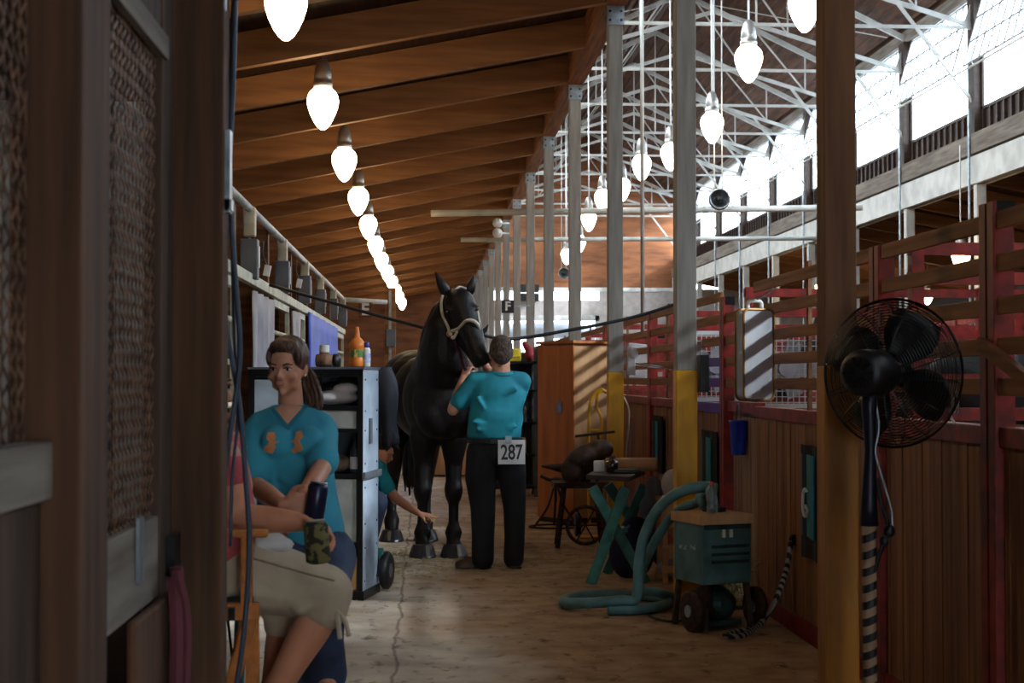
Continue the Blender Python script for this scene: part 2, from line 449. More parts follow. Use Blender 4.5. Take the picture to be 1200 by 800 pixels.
# nave roof
XC = (XP + XW) / 2; ZR = 9.75
rf = MB()
for sx, x0 in ((1, XP - .3), (-1, XW + .3)):
    rf.poly([(x0, YB, 7.98), (XC, YB, ZR), (XC, YE, ZR), (x0, YE, 7.98)], .06, (0, 0, 1))
    for k in range(1, 20):          # plank battens
        q = k / 20; x = x0 + (XC - x0) * q; z = 7.98 + (ZR - 7.98) * q
        rf.span((x - .02, YB, z - .05), (x + .02, YE, z + .01))
struct('roof', rf, w_rdark)
# right aisle roof
rr = MB().poly([(XW + .15, YB, 5.08), (XR, YB, 4.0), (XR, YE, 4.0), (XW + .15, YE, 5.08)], .08, (0, 0, 1))
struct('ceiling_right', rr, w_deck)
j0 = None
for k in range(0, 26):
    Y = 7 + 1.83 * k
    if j0 is None: j0 = o = MB().poly([(XW + .1, Y, 4.84), (XR, Y, 3.74), (XR, Y, 4.0), (XW + .1, Y, 5.1)], .08, (0, 1, 0)).build('roof_rafter', w_raft, origin=(12, Y, 4.2))
    else: o = j0.copy(); C.objects.link(o); o.location.y = Y
    tag(o, 'brown joist of the side aisle under the girder, ' + nth(k) + ' from the camera end', 'rafter', 'joists of the side aisle on the right')

# trusses
def truss(Y):
    t = empty('roof_truss', (XC, Y, 7.2), '', 'roof truss', 'white steel trusses of the high roof')
    zb, ze = 7.25, 7.86; a, b = XP + .02, XW - .02
    MB().bar((a, Y, zb), (b, Y, zb), .06, .05).build('tie_rod', m_wsteel, t)
    for s_, x0 in ((1, a), (-1, b)):
        c = MB(); c.bar((x0, Y, ze), (XC, Y, ZR - .12), .07, .10); c.build('top_chord', m_wsteel, t)
        c = MB(); c.bar((x0, Y, zb), (XC, Y, 8.35), .06, .07); c.build('lower_chord', m_wsteel, t)
        w = MB(); up = lambda q: V((x0 + (XC - x0) * q, Y, ze + (ZR - .12 - ze) * q)); dn = lambda q: V((x0 + (XC - x0) * q, Y, zb + (8.35 - zb) * q))
        for q in (.28, .62): w.bar(dn(q), up(q), .03, .03); w.bar(dn(q), up(min(1, q + .3)), .03, .03)
        w.build('web', m_wsteel, t)
        k = MB(); k.bar((x0, Y, 5.9), (x0 + s_ * 1.35, Y, zb + .40), .05, .05); k.build('knee_brace', m_wsteel, t)
        k = MB(); k.poly([(x0, Y - .01, zb - .1), (x0 + s_ * .22, Y - .01, zb), (x0 + s_ * .22, Y - .01, zb + .12), (x0, Y - .01, ze + .1)], .02, (0, 1, 0)); k.build('gusset_plate', m_wsteel, t)
    h = MB(); h.cyl((XC, Y, zb), (XC, Y, ZR - .1), .018, n=6); h.build('hanger_rod', m_wsteel, t)
    return t
t0 = None; n = 0
for i, Y in enumerate(PY):
    if Y < 6: continue
    if t0 is None: t0 = o = truss(Y)
    else: o = copy_tree(t0); o.location.y = Y
    n += 1
    o['label'] = 'white steel truss across the high hall roof, ' + nth(n-1) + ' from the camera'
# X bracing rods under the roof, hung between trusses
for k, Y in enumerate(PY[4:9]):
    b = MB().bar((XP + .4, Y, 7.95), (XC, Y + S, ZR - .25), .02, .02).bar((XW - .4, Y, 7.9), (XC, Y + S, ZR - .25), .02, .02)
    tag(b.build('cross_brace', m_wsteel, origin=(XC, Y, 7.9)), 'pair of slanting white brace rods behind the ' + nth(k + 2) + ' roof truss', 'brace', 'brace rods under the high roof')

# end walls
ew = MB()
y0, y1 = YE - .08, YE + .08
ew.span((XP - .1, y0, 4.72), (XW + .2, y1, 8.0))
ew.poly([(XP - .3, y0, 8.0), (XC, y0, ZR + .05), (XW + .3, y0, 8.0)], .16, (0, 1, 0))
struct('wall_far_gable', ew, w_gable)
struct('wall_far_left', MB().span((XL, y0, 0), (XP, y1, 5.2)), w_gable)
m_pale = mat('pale pinkish wall', 'b0a8a4', 0.8)
pw = MB().span((2.45, y0, 3.75), (6.3, y1, 4.30)).span((XP, y0, 0), (2.45, y1, 4.72)).span((6.3, y0, 0), (XR, y1, 4.72))
for x in (3.3, 4.3, 5.3): pw.span((x - .05, y0, 4.3), (x + .05, y1, 4.72))
struct('wall_far_right', pw, m_pale)
struct('trim_3', MB().span((XP, y0 - .05, 4.62), (XW, y0 - .005, 4.76)), m_white)
struct('door_1', MB().span((2.45, y0, 0), (2.6, y1, 3.75)).span((4.3, y0, 0), (4.42, y1, 3.75)).span((6.15, y0, 0), (6.3, y1, 3.75)).span((2.45, y0, 3.55), (6.3, y1, 3.75)), m_white)
struct('wall_left', MB().span((XL - .1, YB, 0), (XL, YE, 3.9)), w_dark)
struct('wall_outer_right', MB().span((XR, YB, 0), (XR + .1, YE, 4.1)), w_dark)
struct('wall_back', MB().span((XL, YB - .1, 0), (.8, YB, 5)).span((2.6, YB - .1, 0), (XR, YB, 5)).span((.8, YB - .1, 2.6), (2.6, YB, 5)).span((XP, YB - .1, 5), (XW, YB, 8)), w_dark)  # opening behind the camera added to let sky fill reach the foreground
# far white archway outside
ar = MB()
pts = []
for k in range(13):
    a = PI * k / 12; pts.append((4.4 - 3.2 * math.cos(a), 57, 2.0 + 1.3 * math.sin(a)))
ar.tube(pts, .32, 8); ar.cyl((1.2, 57, 0), (1.2, 57, 2.0), .32).cyl((7.6, 57, 0), (7.6, 57, 2.0), .32)
tag(ar.build('archway', mat('pale blue grey render', '76808c', .8), origin=(4.4, 57, 0), smooth=True), 'white arch outside beyond the far end door', 'arch')

# ---------------------------------------------------------------- lamps
m_bulb = mat('glowing lamp glass', 'ffffff', 0.4, emis=('ffdfae', BULB_GLOW))
m_bulbc = mat('cool glowing lamp glass', 'ffffff', 0.4, emis=('fff0d2', BULB_GLOW))
m_alu = mat('lamp housing metal', '9a9590', 0.35, 0.6)
BP = [(0, 0), (.022, .004), (.052, .03), (.085, .08), (.117, .15), (.138, .215), (.144, .26), (.138, .305), (.118, .345), (.085, .375), (.062, .395), (.06, .405)]
def lamp(c, top, mb_, lab, grp):
    """c: lowest point of the globe"""
    c = V(c); t = empty('hanging_lamp', (c.x, c.y, c.z), lab, 'lamp', grp)
    MB().lamp if False else None
    MB().lathe(c, BP, 24).build('globe', mb_, t, smooth=True)
    MB().lathe(c, [(.085, .385), (.088, .40), (.088, .43), (.078, .44), (.082, .47), (.074, .55), (.050, .62), (.03, .65)], 20).build('housing', m_alu, t, smooth=True)
    MB().cyl(c + V((0, 0, .64)), (c.x, c.y, top), .012, n=8).build('stem', m_alu, t)
    return t
l0 = None
for k in range(12):
    Y = 10.2 + S * k
    if l0 is None: l0 = o = lamp((-.94, Y, 3.73), zt(-.94) + .01, m_bulb, '', 'row of lamps down the aisle')
    else: o = copy_tree(l0); o.location = (-.94 + max(0, k - 6) * .03, Y, 3.73)
    o['label'] = ('glowing egg-shaped lamp in the left aisle row, ' + ORD[k] + ' to the camera') if k < 8 else 'small glowing lamp far down the left aisle row, ' + nth(k) + ' in view'
zroof = lambda x: 7.98 + (ZR - 7.98) * (x - XP + .3) / (XC - XP + .3)
for Yn in (6.54,):
    o = copy_tree(l0); o.location = (-.94, Yn, 3.73); o['label'] = 'aisle lamp above the picture top, ' + {6.54: 'just before the first lamp in view', 2.88: 'over the near mesh door', -.78: 'behind the camera'}[Yn]
hl = [(943, 38, 13.2, 'largest hall lamp, cut off by the top of the picture beside the near post'), (877.5, 97, 15.5, 'hall lamp hanging high between the two big posts, right of its mate'), (834.5, 168, 18.8, 'hall lamp just right of the second big grey post'),
      (786, 200, 21.6, 'hall lamp half hidden behind the second big grey post'), (752, 212, 22.6, 'hall lamp left of the second big grey post beside a thin rod'), (729, 236, 25.5, 'hall lamp peeping out right of the third post'),
      (706, 248, 27.0, 'hall lamp peeping out left of the third post'), (690, 271, 28.5, 'small hall lamp between the third and fourth posts'), (679, 296, 34, 'pale hall lamp peeping out right of the fourth post'), (664, 310, 38, 'smallest orange hall lamp left of the fourth post, in front of the gable wall')]
for px, py, Y, lb in hl:
    lamp(P(px, py, Y), zroof(P(px, py, Y).x), m_bulbc, lb, 'lamps hanging in the high hall')
for px, py, Y, lb in [(1126, 318, 24, 'glowing lamp under the side aisle roof seen through the top rails, right of the fan'), (1087, 357, 38, 'small glowing lamp seen through the rails just above the fan'), (957, 352, 38, 'small glowing lamp seen through the rails left of the near post')]:
    p = P(px, py, Y); lamp(p, 5.14 - (p.x - XW) * .183, m_bulb, lb, 'lamps of the side aisle')

# pipes, rods, speakers, signs
tag(MB().cyl(P(505, 250, 24.75), P(1010, 243, 24.75), .055, n=10).build('water_pipe', m_wsteel, origin=P(600, 248, 24.75), smooth=True), 'thick white pipe crossing the hall, the upper of the two', 'pipe')
tag(MB().cyl(P(540, 281, 32.4), P(1000, 279, 32.4), .05, n=10).build('water_pipe', m_wsteel, origin=P(600, 280, 32.4), smooth=True), 'thinner white pipe crossing the hall below the upper one', 'pipe')
rp = P(753, 395, 17)
rd = empty('drop_rod', rp, 'thin white vertical rod dropping from the roof to the stall tops', 'rod')
MB().cyl(rp, (rp.x, rp.y, 7.25), .022, n=8).build('rod', m_wsteel, rd, smooth=True)
MB().box(rp + V((0, 0, .0)), (.5, .06, .03)).build('foot_bar', m_blkm, rd)
def horn(px, py, Y, r, lab, top=1, ry=0):
    c = P(px, py, Y); t = empty('horn_speaker', c, lab, 'loudspeaker', 'horn loudspeakers')
    R = Matrix.Rotation(PI / 2, 3, 'X')
    MB().lathe(c, [(.02, -.30), (.05, -.30), (.055, -.22), (.08, -.12), (.14, -.04), (r, 0), (r + .008, .005), (r - .01, .004), (.12, -.05), (.03, -.12)], 24, Matrix.Rotation(ry, 3, 'Z') @ R).build('horn', m_galv, t, smooth=True)
    MB().lathe(c, [(.0, -.10), (.045, -.10), (.045, -.02), (.02, .0), (0, .0)], 16, Matrix.Rotation(ry, 3, 'Z') @ R).build('cone', m_blk, t, smooth=True)
    if top: MB().cyl(c + V((-.05, .1, .02)), (c.x - .05, c.y + .1, zroof(c.x - .05)), .008, n=6).cyl(c + V((.05, .1, .02)), (c.x + .05, c.y + .1, zroof(c.x + .05)), .008, n=6).build('hanger', m_wsteel, t)
    return t
horn(843.5, 233, 19, .125, 'grey horn loudspeaker hanging in front of the high windows')
horn(661, 320, 36, .13, 'small horn loudspeaker low beside the fourth post')
for py_, nm in ((261, 'upper'), (273, 'lower')):
    c = P(583, py_, 30.5); t = empty('wall_speaker', c, nm + ' of two small round white speakers on the far post head', 'loudspeaker', 'round speakers on the far post')
    MB().ell(c, (.10, .12, .10)).build('body', m_white, t, smooth=True)
    MB().bar(c, (XP, c.y + .05, c.z), .03, .03).build('bracket', m_galv, t)
# letter signs
c = P(428, 363, 24.77); t = empty('aisle_sign', c, 'small brown aisle sign with a white letter E hanging from the white pipe', 'sign')
MB().box(c, (.22, .02, .24)).build('board', w_old, t); text('letter', 'E', .26, c + V((0, -.014, 0)), (PI/2, 0, 0), m_letter, t, 1, .008)
MB().cyl(c + V((0, 0, .1)), c + V((0, 0, .16)), .006, n=6).build('hook', m_galv, t)
c = P(595, 359, 24.3); t = empty('aisle_sign', c, 'small black aisle sign with a white letter F beside the far posts', 'sign')
MB().box(c, (.20, .03, .21)).build('board', m_blk, t); text('letter', 'F', .2, c + V((.0, -.018, 0)), (PI/2, 0, 0), m_letter, t, 1, .006)
MB().bar(c + V((.05, .0, .0)), (XP, 24.39, c.z + .02), .02, .02).build('bracket', m_galv, t)
for px in (612, 626):
    for py in (338, 348):
        c = P(px, py, 54.8); tag(MB().box(c, (.34, .24, .28)).box(c + V((0, -.13, 0)), (.24, .03, .2)).build('fan_box', m_blk, origin=c), ('upper' if py < 340 else 'lower') + (' left' if px < 620 else ' right') + ' box of four small black boxes high at the far end', 'box', 'four black boxes at the far end')
# ================================================================ right hand stall fronts
XF = 2.15
def boards(mb, a, b, z0, z1, bw=.09, th=.03, seed=0):
    """upright boards between two floor points"""
    rnd = random.Random(seed); a, b = V(a), V(b); L = (b - a).length; d = (b - a) / L; n = V((d.y, -d.x, 0)); t = 0
    while t < L - .01:
        w = min(bw * rnd.choice((1, 1, 1, 1.4, .8)), L - t); j = rnd.uniform(0, .006)
        c = a + d * (t + w / 2) + n * j
        mb.bar((c.x, c.y, z0), (c.x, c.y, z1), 1, 1) if False else mb.box((c.x, c.y, (z0 + z1) / 2), (w - .004, th, z1 - z0), (0, 0, math.atan2(d.y, d.x)))
        t += w
def red_post(x, y, z1, label, rz=0, z0=0.0, w=.075):
    t = empty('stall_post', (x, y, 0), label, 'post', 'red posts of the stall fronts')
    f = MB(); 
    f.span((x - .045, y - w, z0), (x + .035, y - .008, z1)); f.build('channel', m_red, t, bevel=.003)
    f = MB(); f.span((x - .045, y + .008, z0), (x + .035, y + w, z1)); f.build('channel', m_red, t, bevel=.003)
    MB().span((x - .03, y - w - .002, z1 - .06), (x + .04, y + w + .002, z1)).build('cap_plate', m_blkm, t)
    return t
RZ = [1.44, 1.59, 1.74, 1.90, 2.06]
def front(ya, yb, label, cap_m=m_red, rail_m=w_rail, brd=w_stall, seed=1, zs=RZ, rail_over=None, mid=True):
    t = empty('board_fence', (XF, (ya + yb) / 2, 0), label, 'stall front', 'board and rail stall fronts on the right')
    b = MB(); boards(b, (XF, ya, 0), (XF, yb, 0), .10, 1.22, seed=seed); b.span((XF + .02, ya, .1), (XF + .045, yb, 1.2)); b.build('board_panel', brd, t)
    MB().span((XF - .03, ya, 1.215), (XF + .04, yb, 1.29)).build('cap_rail', cap_m, t, bevel=.004)
    MB().span((XF - .03, ya, .0), (XF + .03, yb, .11)).build('kick_board', m_red if cap_m is m_red else w_old, t, bevel=.004)
    for i, z in enumerate(zs):
        MB().span((XF - .035, ya, z - .035), (XF - .01, yb, z + .03)).build('rail', rail_over[i] if rail_over else rail_m, t, bevel=.003)
    if mid: MB().span((XF - .008, (ya + yb) / 2 - .02, 1.29), (XF + .012, (ya + yb) / 2 + .02, 2.13)).build('upright', w_old, t)
    return t
front(3.2, 5.52, 'board stall front at the right edge of the picture, nearest the camera', seed=3, mid=False)
front(5.68, 6.95, 'board stall front directly behind the pedestal fan', seed=4, mid=False)
front(7.13, 9.72, 'board stall front bearing the teal cloth with a white letter', seed=5)
pb = w_stalln
front(10.82, 12.48, 'board fence with purple rails right of the second big post', m_purple, w_rail, w_stall, 6, rail_over=[m_purple, m_purple, w_rail, w_rail, w_rail], mid=False)
front(12.52, 14.22, 'brown railed board fence between the two yellow-based posts', seed=16)
front(14.38, 17.88, 'stall front behind the thin red post and yellow-based post, with a narrow cloth', seed=7)
front(18.04, 21.54, 'stall front right of the plywood cabinet', seed=8)
front(21.7, 25.2, 'distant stall front far down the aisle, nearer of the last two', seed=9)
front(25.36, 30, 'distant stall front farthest down the aisle', seed=10, mid=False)
for y, z, lab in [(5.60, 2.13, 'dark red double post at the right edge'), (7.04, 2.09, 'red double post rising behind the fan cage'), (10.74, 2.05, 'bright red double post standing left of the silver case'),
                  (14.30, 2.1, 'thin red post between the two yellow-based posts'), (17.96, 2.1, 'red post seen just right of the cabinet post'), (21.62, 2.1, 'red post of a distant stall front'), (25.28, 2.1, 'red post of the most distant stall front')]:
    red_post(XF, y, z, lab)
# open gate leaf with plain boards left of the near wall
g = empty('stall_gate', (XF, 10.2, 0), 'worn plain-boarded gate between the silver case and the near boards', 'gate')
b = MB(); boards(b, (XF + .03, 9.76, 0), (XF + .03, 10.64, 0), .08, 1.24, .22, .025, 11); b.build('board_panel', wood('lit worn gate board', '9a7c68', '6c5444', 2, 16), g)  # lighter than other stall boards, the light on the gate put into its colour
MB().span((XF - .02, 9.76, 1.24), (XF + .05, 10.64, 1.31)).build('cap_rail', m_red, g)
for z in RZ[:4]: MB().span((XF - .03, 9.7, z - .035), (XF - .005, 10.66, z + .03)).build('rail', w_rail, g)

# partitions between the stalls
def partition(y, xa, xb, label, low=w_stalln, grp='red railed partitions between stalls', dark=False):
    t = empty('stall_partition', ((xa + xb) / 2, y, 0), label, 'partition', grp)
    b = MB(); boards(b, (xa, y, 0), (xb, y, 0), .05, 1.25, .15, .03, int(y * 7 + xa)); b.build('board_panel', low, t)
    for z in (1.30, 1.46, 1.62, 1.78, 1.94, 2.08):
        MB().span((xa, y - .015, z - .03), (xb, y + .015, z + .03)).build('rail', m_red, t)
    for x in (xa + .04, (xa + xb) / 2, xb - .04): MB().span((x - .03, y - .03, 0), (x + .03, y + .03, 2.12)).build('upright', m_red, t)
    return t
def backrow(x, ya, yb, label):
    t = empty('stall_partition', (x, (ya + yb) / 2, 0), label, 'partition', 'long red rail rows behind the stalls')
    b = MB(); boards(b, (x, ya, 0), (x, yb, 0), .05, 1.25, .2, .03, 5); b.build('board_panel', w_stalln, t)
    for z in (1.30, 1.46, 1.62, 1.78, 1.94, 2.08): MB().span((x - .015, ya, z - .03), (x + .015, yb, z + .03)).build('rail', m_red, t)
    y = ya
    while y <= yb: MB().span((x - .03, y - .03, 0), (x + .03, y + .03, 2.12)).build('upright', m_red, t); y += 1.83
    return t
nm = ['red railed partition behind the near boards and fan', 'red railed partition behind the silver case', 'red railed partition behind the purple rails', 'red railed partition left of the second big post', 'red railed partition near the cabinet', 'distant red partition beyond the cabinet', 'most distant red partition']
for i, y in enumerate((7.04, 10.74, 14.30, 17.96, 21.62, 25.28, 29.0)):
    partition(y, XF + .12 if i else XF + .12, 5.72, nm[i])
    partition(y, 5.88, 8.66, 'second-row partition beyond, in line with the ' + nm[i])
backrow(5.8, 3.5, 30, 'long row of red rails behind the first stalls')
backrow(8.72, 8, 34, 'long row of red rails below the white girder')

# teal/black cloths on the fronts
def blanket(ya, yb, z0, z1, label, g=None, x=XF - .05, dz=.0):
    t = empty('stall_cloth', (x, (ya + yb) / 2, z0), label, 'cloth', 'teal and black cloths hanging on stall fronts')
    gr = [[(x - .012 * math.sin(j * 1.7), ya + (yb - ya) * j / 6, z1 + (z0 - z1) * i / 6 + (dz * (j / 6) if i else 0)) for j in range(7)] for i in range(7)]
    MB().sheet(gr, .01).build('border', m_blackc, t, smooth=False)
    m_ = (yb - ya) * .17
    gr = [[(x - .014 - .012 * math.sin((j + 1) * 1.2), ya + m_ + (yb - ya - 2 * m_) * j / 4, (z1 - .05) + (z0 + .12 - z1 + .05) * i / 4 + (dz * (j / 4) if i else 0)) for j in range(5)] for i in range(5)]
    MB().sheet(gr, .008).build('panel', m_tealc, t)
    return t
t = blanket(7.98, 8.46, .48, 1.10, 'teal cloth with black border and a white curved letter on the near boards')
yc, zc = 8.22, .79
pts = [(XF - .078, yc - .055 * math.cos(a), zc + .075 * math.sin(a)) for a in [math.radians(d) for d in range(60, 331, 15)]]
pts.append((XF - .078, yc - .01, zc - .015))
MB().tube(pts, .009, 6).build('letter', m_letter, t)
blanket(10.9, 11.55, .45, 1.08, 'narrow teal and black cloth right of the yellow-based middle post')
blanket(13.45, 14.05, .62, 1.13, 'narrow teal and black cloth between the two yellow-based posts')
MB
bk = empty('hanging_bucket', P(867, 535, 10.6), 'bright blue plastic bucket hanging behind the red post', 'bucket')
c = V((2.05, 10.35, .98)); c = V((2.115, 10.2, .95))
bk.location = c
MB().lathe(c, [(.045, 0), (.048, .005), (.060, .22), (.064, .225), (.064, .235), (.058, .235), (.042, .01)], 20).build('pail', mat('blue plastic', '2348c8', 0.4), bk, smooth=True)
MB().tube([c + V((0, .06 * math.cos(a), .23 + .12 * math.sin(a))) for a in [PI * k / 10 for k in range(11)]], .004, 6).build('handle', m_galv, bk)

# silver case hung on the rails
t = empty('hanging_case', P(888, 468, 9.9), 'silver-white rounded flat case hung on the rails beside the red post', 'case')
def rr_pts(yc, zc, hy, hz, r, x):
    out = []
    for cx_, cz_, a0 in ((hy - r, hz - r, 0), (-(hy - r), hz - r, 90), (-(hy - r), -(hz - r), 180), (hy - r, -(hz - r), 270)):
        for k in range(6):
            a = math.radians(a0 + 90 * k / 5); out.append((x, yc + cx_ + r * math.cos(a), zc + cz_ + r * math.sin(a)))
    return out
zc = 1.47 + 28 / 180 * 1.0; hz = .273
ZR_ = Matrix.Rotation(math.radians(-70), 3, 'Z')
cc = V((2.0, 9.15, 1.613))
def placed(mb):  # swing the case so its face looks up the aisle
    for v in mb.bm.verts: v.co = cc + ZR_ @ (v.co - cc)
    return mb
m_case = mat('pale silver enamel', 'b0b2b6', 0.3, 0.2, '9b9da2')
m_brass = mat('brassy edge', '9a7448', 0.35, 0.7)
placed(MB().poly(rr_pts(cc.y, cc.z, .105, hz, .04, cc.x - .045), .09, (1, 0, 0))).build('shell', m_case, t, bevel=.006)
placed(MB().tube(rr_pts(cc.y, cc.z, .107, hz + .002, .04, cc.x - .047), .008, 6, closed=True)).build('edge_band', m_brass, t)
placed(MB().tube(rr_pts(cc.y, cc.z, .107, hz + .002, .04, cc.x + .047), .008, 6, closed=True)).build('edge_band', m_brass, t)
placed(MB().tube(spline([(cc.x, cc.y - .05, cc.z + hz), (cc.x, cc.y - .04, cc.z + hz + .05), (cc.x, cc.y + .04, cc.z + hz + .05), (cc.x, cc.y + .05, cc.z + hz)], 4), .012, 8)).build('handle', m_letter, t, smooth=True)
tag(MB().tube(spline([cc + V((0, 0, hz + .05)), cc + V((.06, 0, hz + .09)), V((XF - .02, cc.y, RZ[4] - .04))], 5), .006, 6).build('hook', m_galv, t), None)

# box fans and clutter inside the purple-railed stall
def boxfan(c, rz, label):
    c = V(c); t = empty('box_fan', c, label, 'fan', 'white box fans in the stalls')
    w = .27; R = Matrix.Rotation(rz, 3, 'Z')
    def tr(mb):
        for v in mb.bm.verts: v.co = c + R @ (v.co)
        return mb
    f = MB().span((-w, -.06, 0), (-w + .03, .06, .54)).span((w - .03, -.06, 0), (w, .06, .54)).span((-w, -.06, 0), (w, .06, .03)).span((-w, -.06, .51), (w, .06, .54)); tr(f).build('housing', m_white, t)
    g_ = MB()
    for k in range(13):
        q = -w + .04 + (2 * w - .08) * k / 12; g_.span((q - .003, -.065, .02), (q + .003, -.058, .52)); g_.span((-w, -.066, q + .267), (w, -.060, q + .273))
    tr(g_).build('grille', m_white, t)
    h_ = MB().cyl((0, -.07, .27), (0, -.0, .27), .06, n=16)
    for k in range(5):
        a = 2 * PI * k / 5; h_.bar((.05 * math.cos(a), 0, .27 + .05 * math.sin(a)), (.2 * math.cos(a), .02, .27 + .2 * math.sin(a)), .015, .12)
    tr(h_).build('blades', m_lt, t)
    return t
boxfan(P(836, 470, 11.6) , .15, 'white box fan behind the purple rails right of the big post')
boxfan(P(922, 478, 10.3), -.1, 'white box fan behind the rails between the silver case and the near post')
tag(MB().box(P(745, 425, 16.5), (.28, .2, .42), (0, .1, .2)).build('feed_sack', m_lt, origin=P(745, 425, 16.5), bevel=.05), 'pale sack hanging behind the cabinet post on the rails', 'sack')

# thin black line from the second big post to the floor, cable on rails
tag(MB().tube(spline([P(822, 411, 12.0), P(828, 418, 12.0), P(831, 440, 12.0), P(830, 500, 12.0), P(832, 560, 12.0)], 6), .008, 6).build('power_cord', m_blk, origin=P(828, 418, 12)), 'black cord drooping over the purple rails', 'cord')
tag(MB().span((XP + .085, 9.72, 1.38), (XP + .14, 9.86, 1.62)).build('outlet_box', m_blk, origin=(XP + .1, 9.8, 1.38)), 'black outlet box on the side of the second big post', 'outlet box')
# chain hook near the right edge & a slanting brace
tag(MB().bar((XF - .06, 5.1, 1.44), (XF - .06, 5.62, 1.60), .03, .05).build('gate_latch', w_rail, origin=(XF - .06, 5.3, 1.44)), 'slanting wooden latch bar on the rails at the right edge', 'latch')
ck = P(1161, 458, 5.9); ck.x = XF - .06
tag(MB().tube([ck + V((0, .03 * math.cos(a), -.04 + .05 * math.sin(a))) for a in [2 * PI * k / 16 for k in range(16)]], .005, 6, closed=True).tube(spline([ck + V((0, .02, -.03)), ck + V((0, .05, -.10)), ck + V((0, .0, -.13))], 4), .005, 6).build('snap_hook', m_galv, origin=ck), 'steel snap hook hanging under the rails at the right edge', 'hook')

# ================================================================ left stalls
XS = -1.32
t = empty('conduit_run', (XS, 15, 2.74), 'long white conduit pipe running above the left stalls', 'pipe')
zc_ = 2.74
c0 = V((XS, 5.5, zc_)); c1 = V((XS, 24.6, zc_)); 
MB().cyl(c0, c1, .03, n=10).build('pipe', m_white, t, smooth=True)
pwx = P(457, 350, 24.8).x; e = V((pwx - .05, 24.88, 2.71))
cr = empty('conduit_run', (XS, 24.6, zc_), 'white pipe crossing from the left stalls to the post with the letter E below it', 'pipe')
MB().cyl(c1 + V((0, .07, 0)), e, .04, n=10).build('pipe', m_white, cr, smooth=True)
pw_ = P(457, 350, 24.8)
t = empty('wooden_post', (pw_.x, 25.0, 0), 'brown wooden post behind the horse at the end of the white pipe', 'post')
MB().span((pw_.x - .09, 24.9, 0), (pw_.x + .09, 25.08, 2.95)).build('shaft', w_raft, t)
MB().span((pw_.x - .02, 24.86, 1.6), (pw_.x + .02, 24.9, 2.9)).build('conduit', m_galv, t)
tag(MB().box(P(458, 396, 24.80), (.16, .16, .28)).build('meter_box', m_grey, origin=P(458, 396, 24.80), bevel=.01), 'grey meter box on the brown post behind the horse', 'box')
by = [(294, 304), (332, 325), (358, 339), (376, 353), (391, 362), (402, 371)]
for i, (px, py) in enumerate(by):
    Y = 1780 * 1.32 / (499 - px); c = V((XS, Y, P(px, py, Y).z))
    t = empty('outlet_box', c, 'grey outlet box below the white conduit on the left, ' + ORD[i], 'outlet box', 'grey outlet boxes on the left stalls')
    MB().box(c, (.13, .14, .30)).build('box', m_grey, t, bevel=.008)
    MB().box(c + V((.068, 0, .02)), (.008, .10, .16)).build('cover', m_galv, t)
    MB().tube(spline([c + V((0, 0, .15)), c + V((-.01, .03, .30)), V((XS, Y + .0, zc_ - .16)), V((XS, Y, zc_ + .01))], 5), .012, 6).build('cable', m_white, t)
    MB().box((XS, Y, zc_ - .10), (.09, .10, .22)).build('junction', m_cream, t, bevel=.01)
# rail and divider posts
tag(MB().span((XS - .02, 5.6, 2.17), (XS + .03, 24.5, 2.25)).build('head_rail', m_cream, origin=(XS, 15, 2.17), bevel=.004), 'cream head rail running along the top of the left stall gates', 'rail')
y = 7.0; k = 0
for i, (px, py) in enumerate([(x - 12, 0) for x, _ in by]):
    Y = 1780 * 1.32 / (499 - px)
    t = empty('divider_post', (XS - .05, Y, 0), 'dark upright between the left stalls, ' + ORD[i], 'post', 'dark uprights of the left stalls')
    MB().span((XS - .14, Y - .06, 0), (XS - .03, Y + .06, 2.78)).build('shaft', w_old, t)
    MB().span((XS - 1.9, Y + .07, .05), (XS - .16, Y + .10, 2.95)).build('side_board', w_old, t)
# gates with cream bars
def gate(ya, yb, label):
    t = empty('stall_gate', (XS, (ya + yb) / 2, 0), label, 'gate', 'cream barred gates on the left')
    f = MB().span((XS - .02, ya, .1), (XS + .02, ya + .05, 2.15)).span((XS - .02, yb - .05, .1), (XS + .02, yb, 2.15)).span((XS - .02, ya, .1), (XS + .02, yb, .15)).span((XS - .02, ya, 2.09), (XS + .02, yb, 2.15)); f.build('frame', m_cream, t)
    for k in range(6):
        z = .42 + .29 * k; MB().cyl((XS, ya + .03, z), (XS, yb - .03, z), .02, n=8).build('bar', m_cream, t, smooth=True)
    return t
gate(9.55, 10.55, 'cream barred gate at the left behind the hanging cables')
gate(13.1, 14.6, 'cream barred gate above the girl in the teal shirt')
gate(15.6, 16.5, 'narrow cream barred gate left of the blue tarp')
gate(22.2, 24.2, 'cream barred gate just beyond the blue tarp')
for ya, yb, lb in ((11.35, 12.9, 'pale cloth sheet hanging between the barred gates left of the girl'), (14.75, 15.5, 'pale cloth strip hanging right of the girl, before the blue tarp')):
    gr = [[(XS + .03 + .025 * math.sin(j * 1.9 + i * .2), ya + (yb - ya) * j / 12, 2.12 - 1.5 * i / 6) for j in range(13)] for i in range(7)]
    tag(MB().sheet(gr, .008).build('hanging_cloth', m_lt, origin=(XS, ya, 2.1), smooth=True), lb, 'cloth', 'pale cloths on the left stalls')
gr = [[(XS + .042 + .02 * math.sin(j * 1.3 + i * .25) * (0.4 + i / 10), 16.6 + 5.4 * j / 24, 2.19 - 1.3 * i / 8) for j in range(25)] for i in range(9)]
tag(MB().sheet(gr, .01).build('tarp', m_blue, origin=(XS, 19, 2.1), smooth=True), 'bright blue tarp hung over the left stall front', 'tarp')
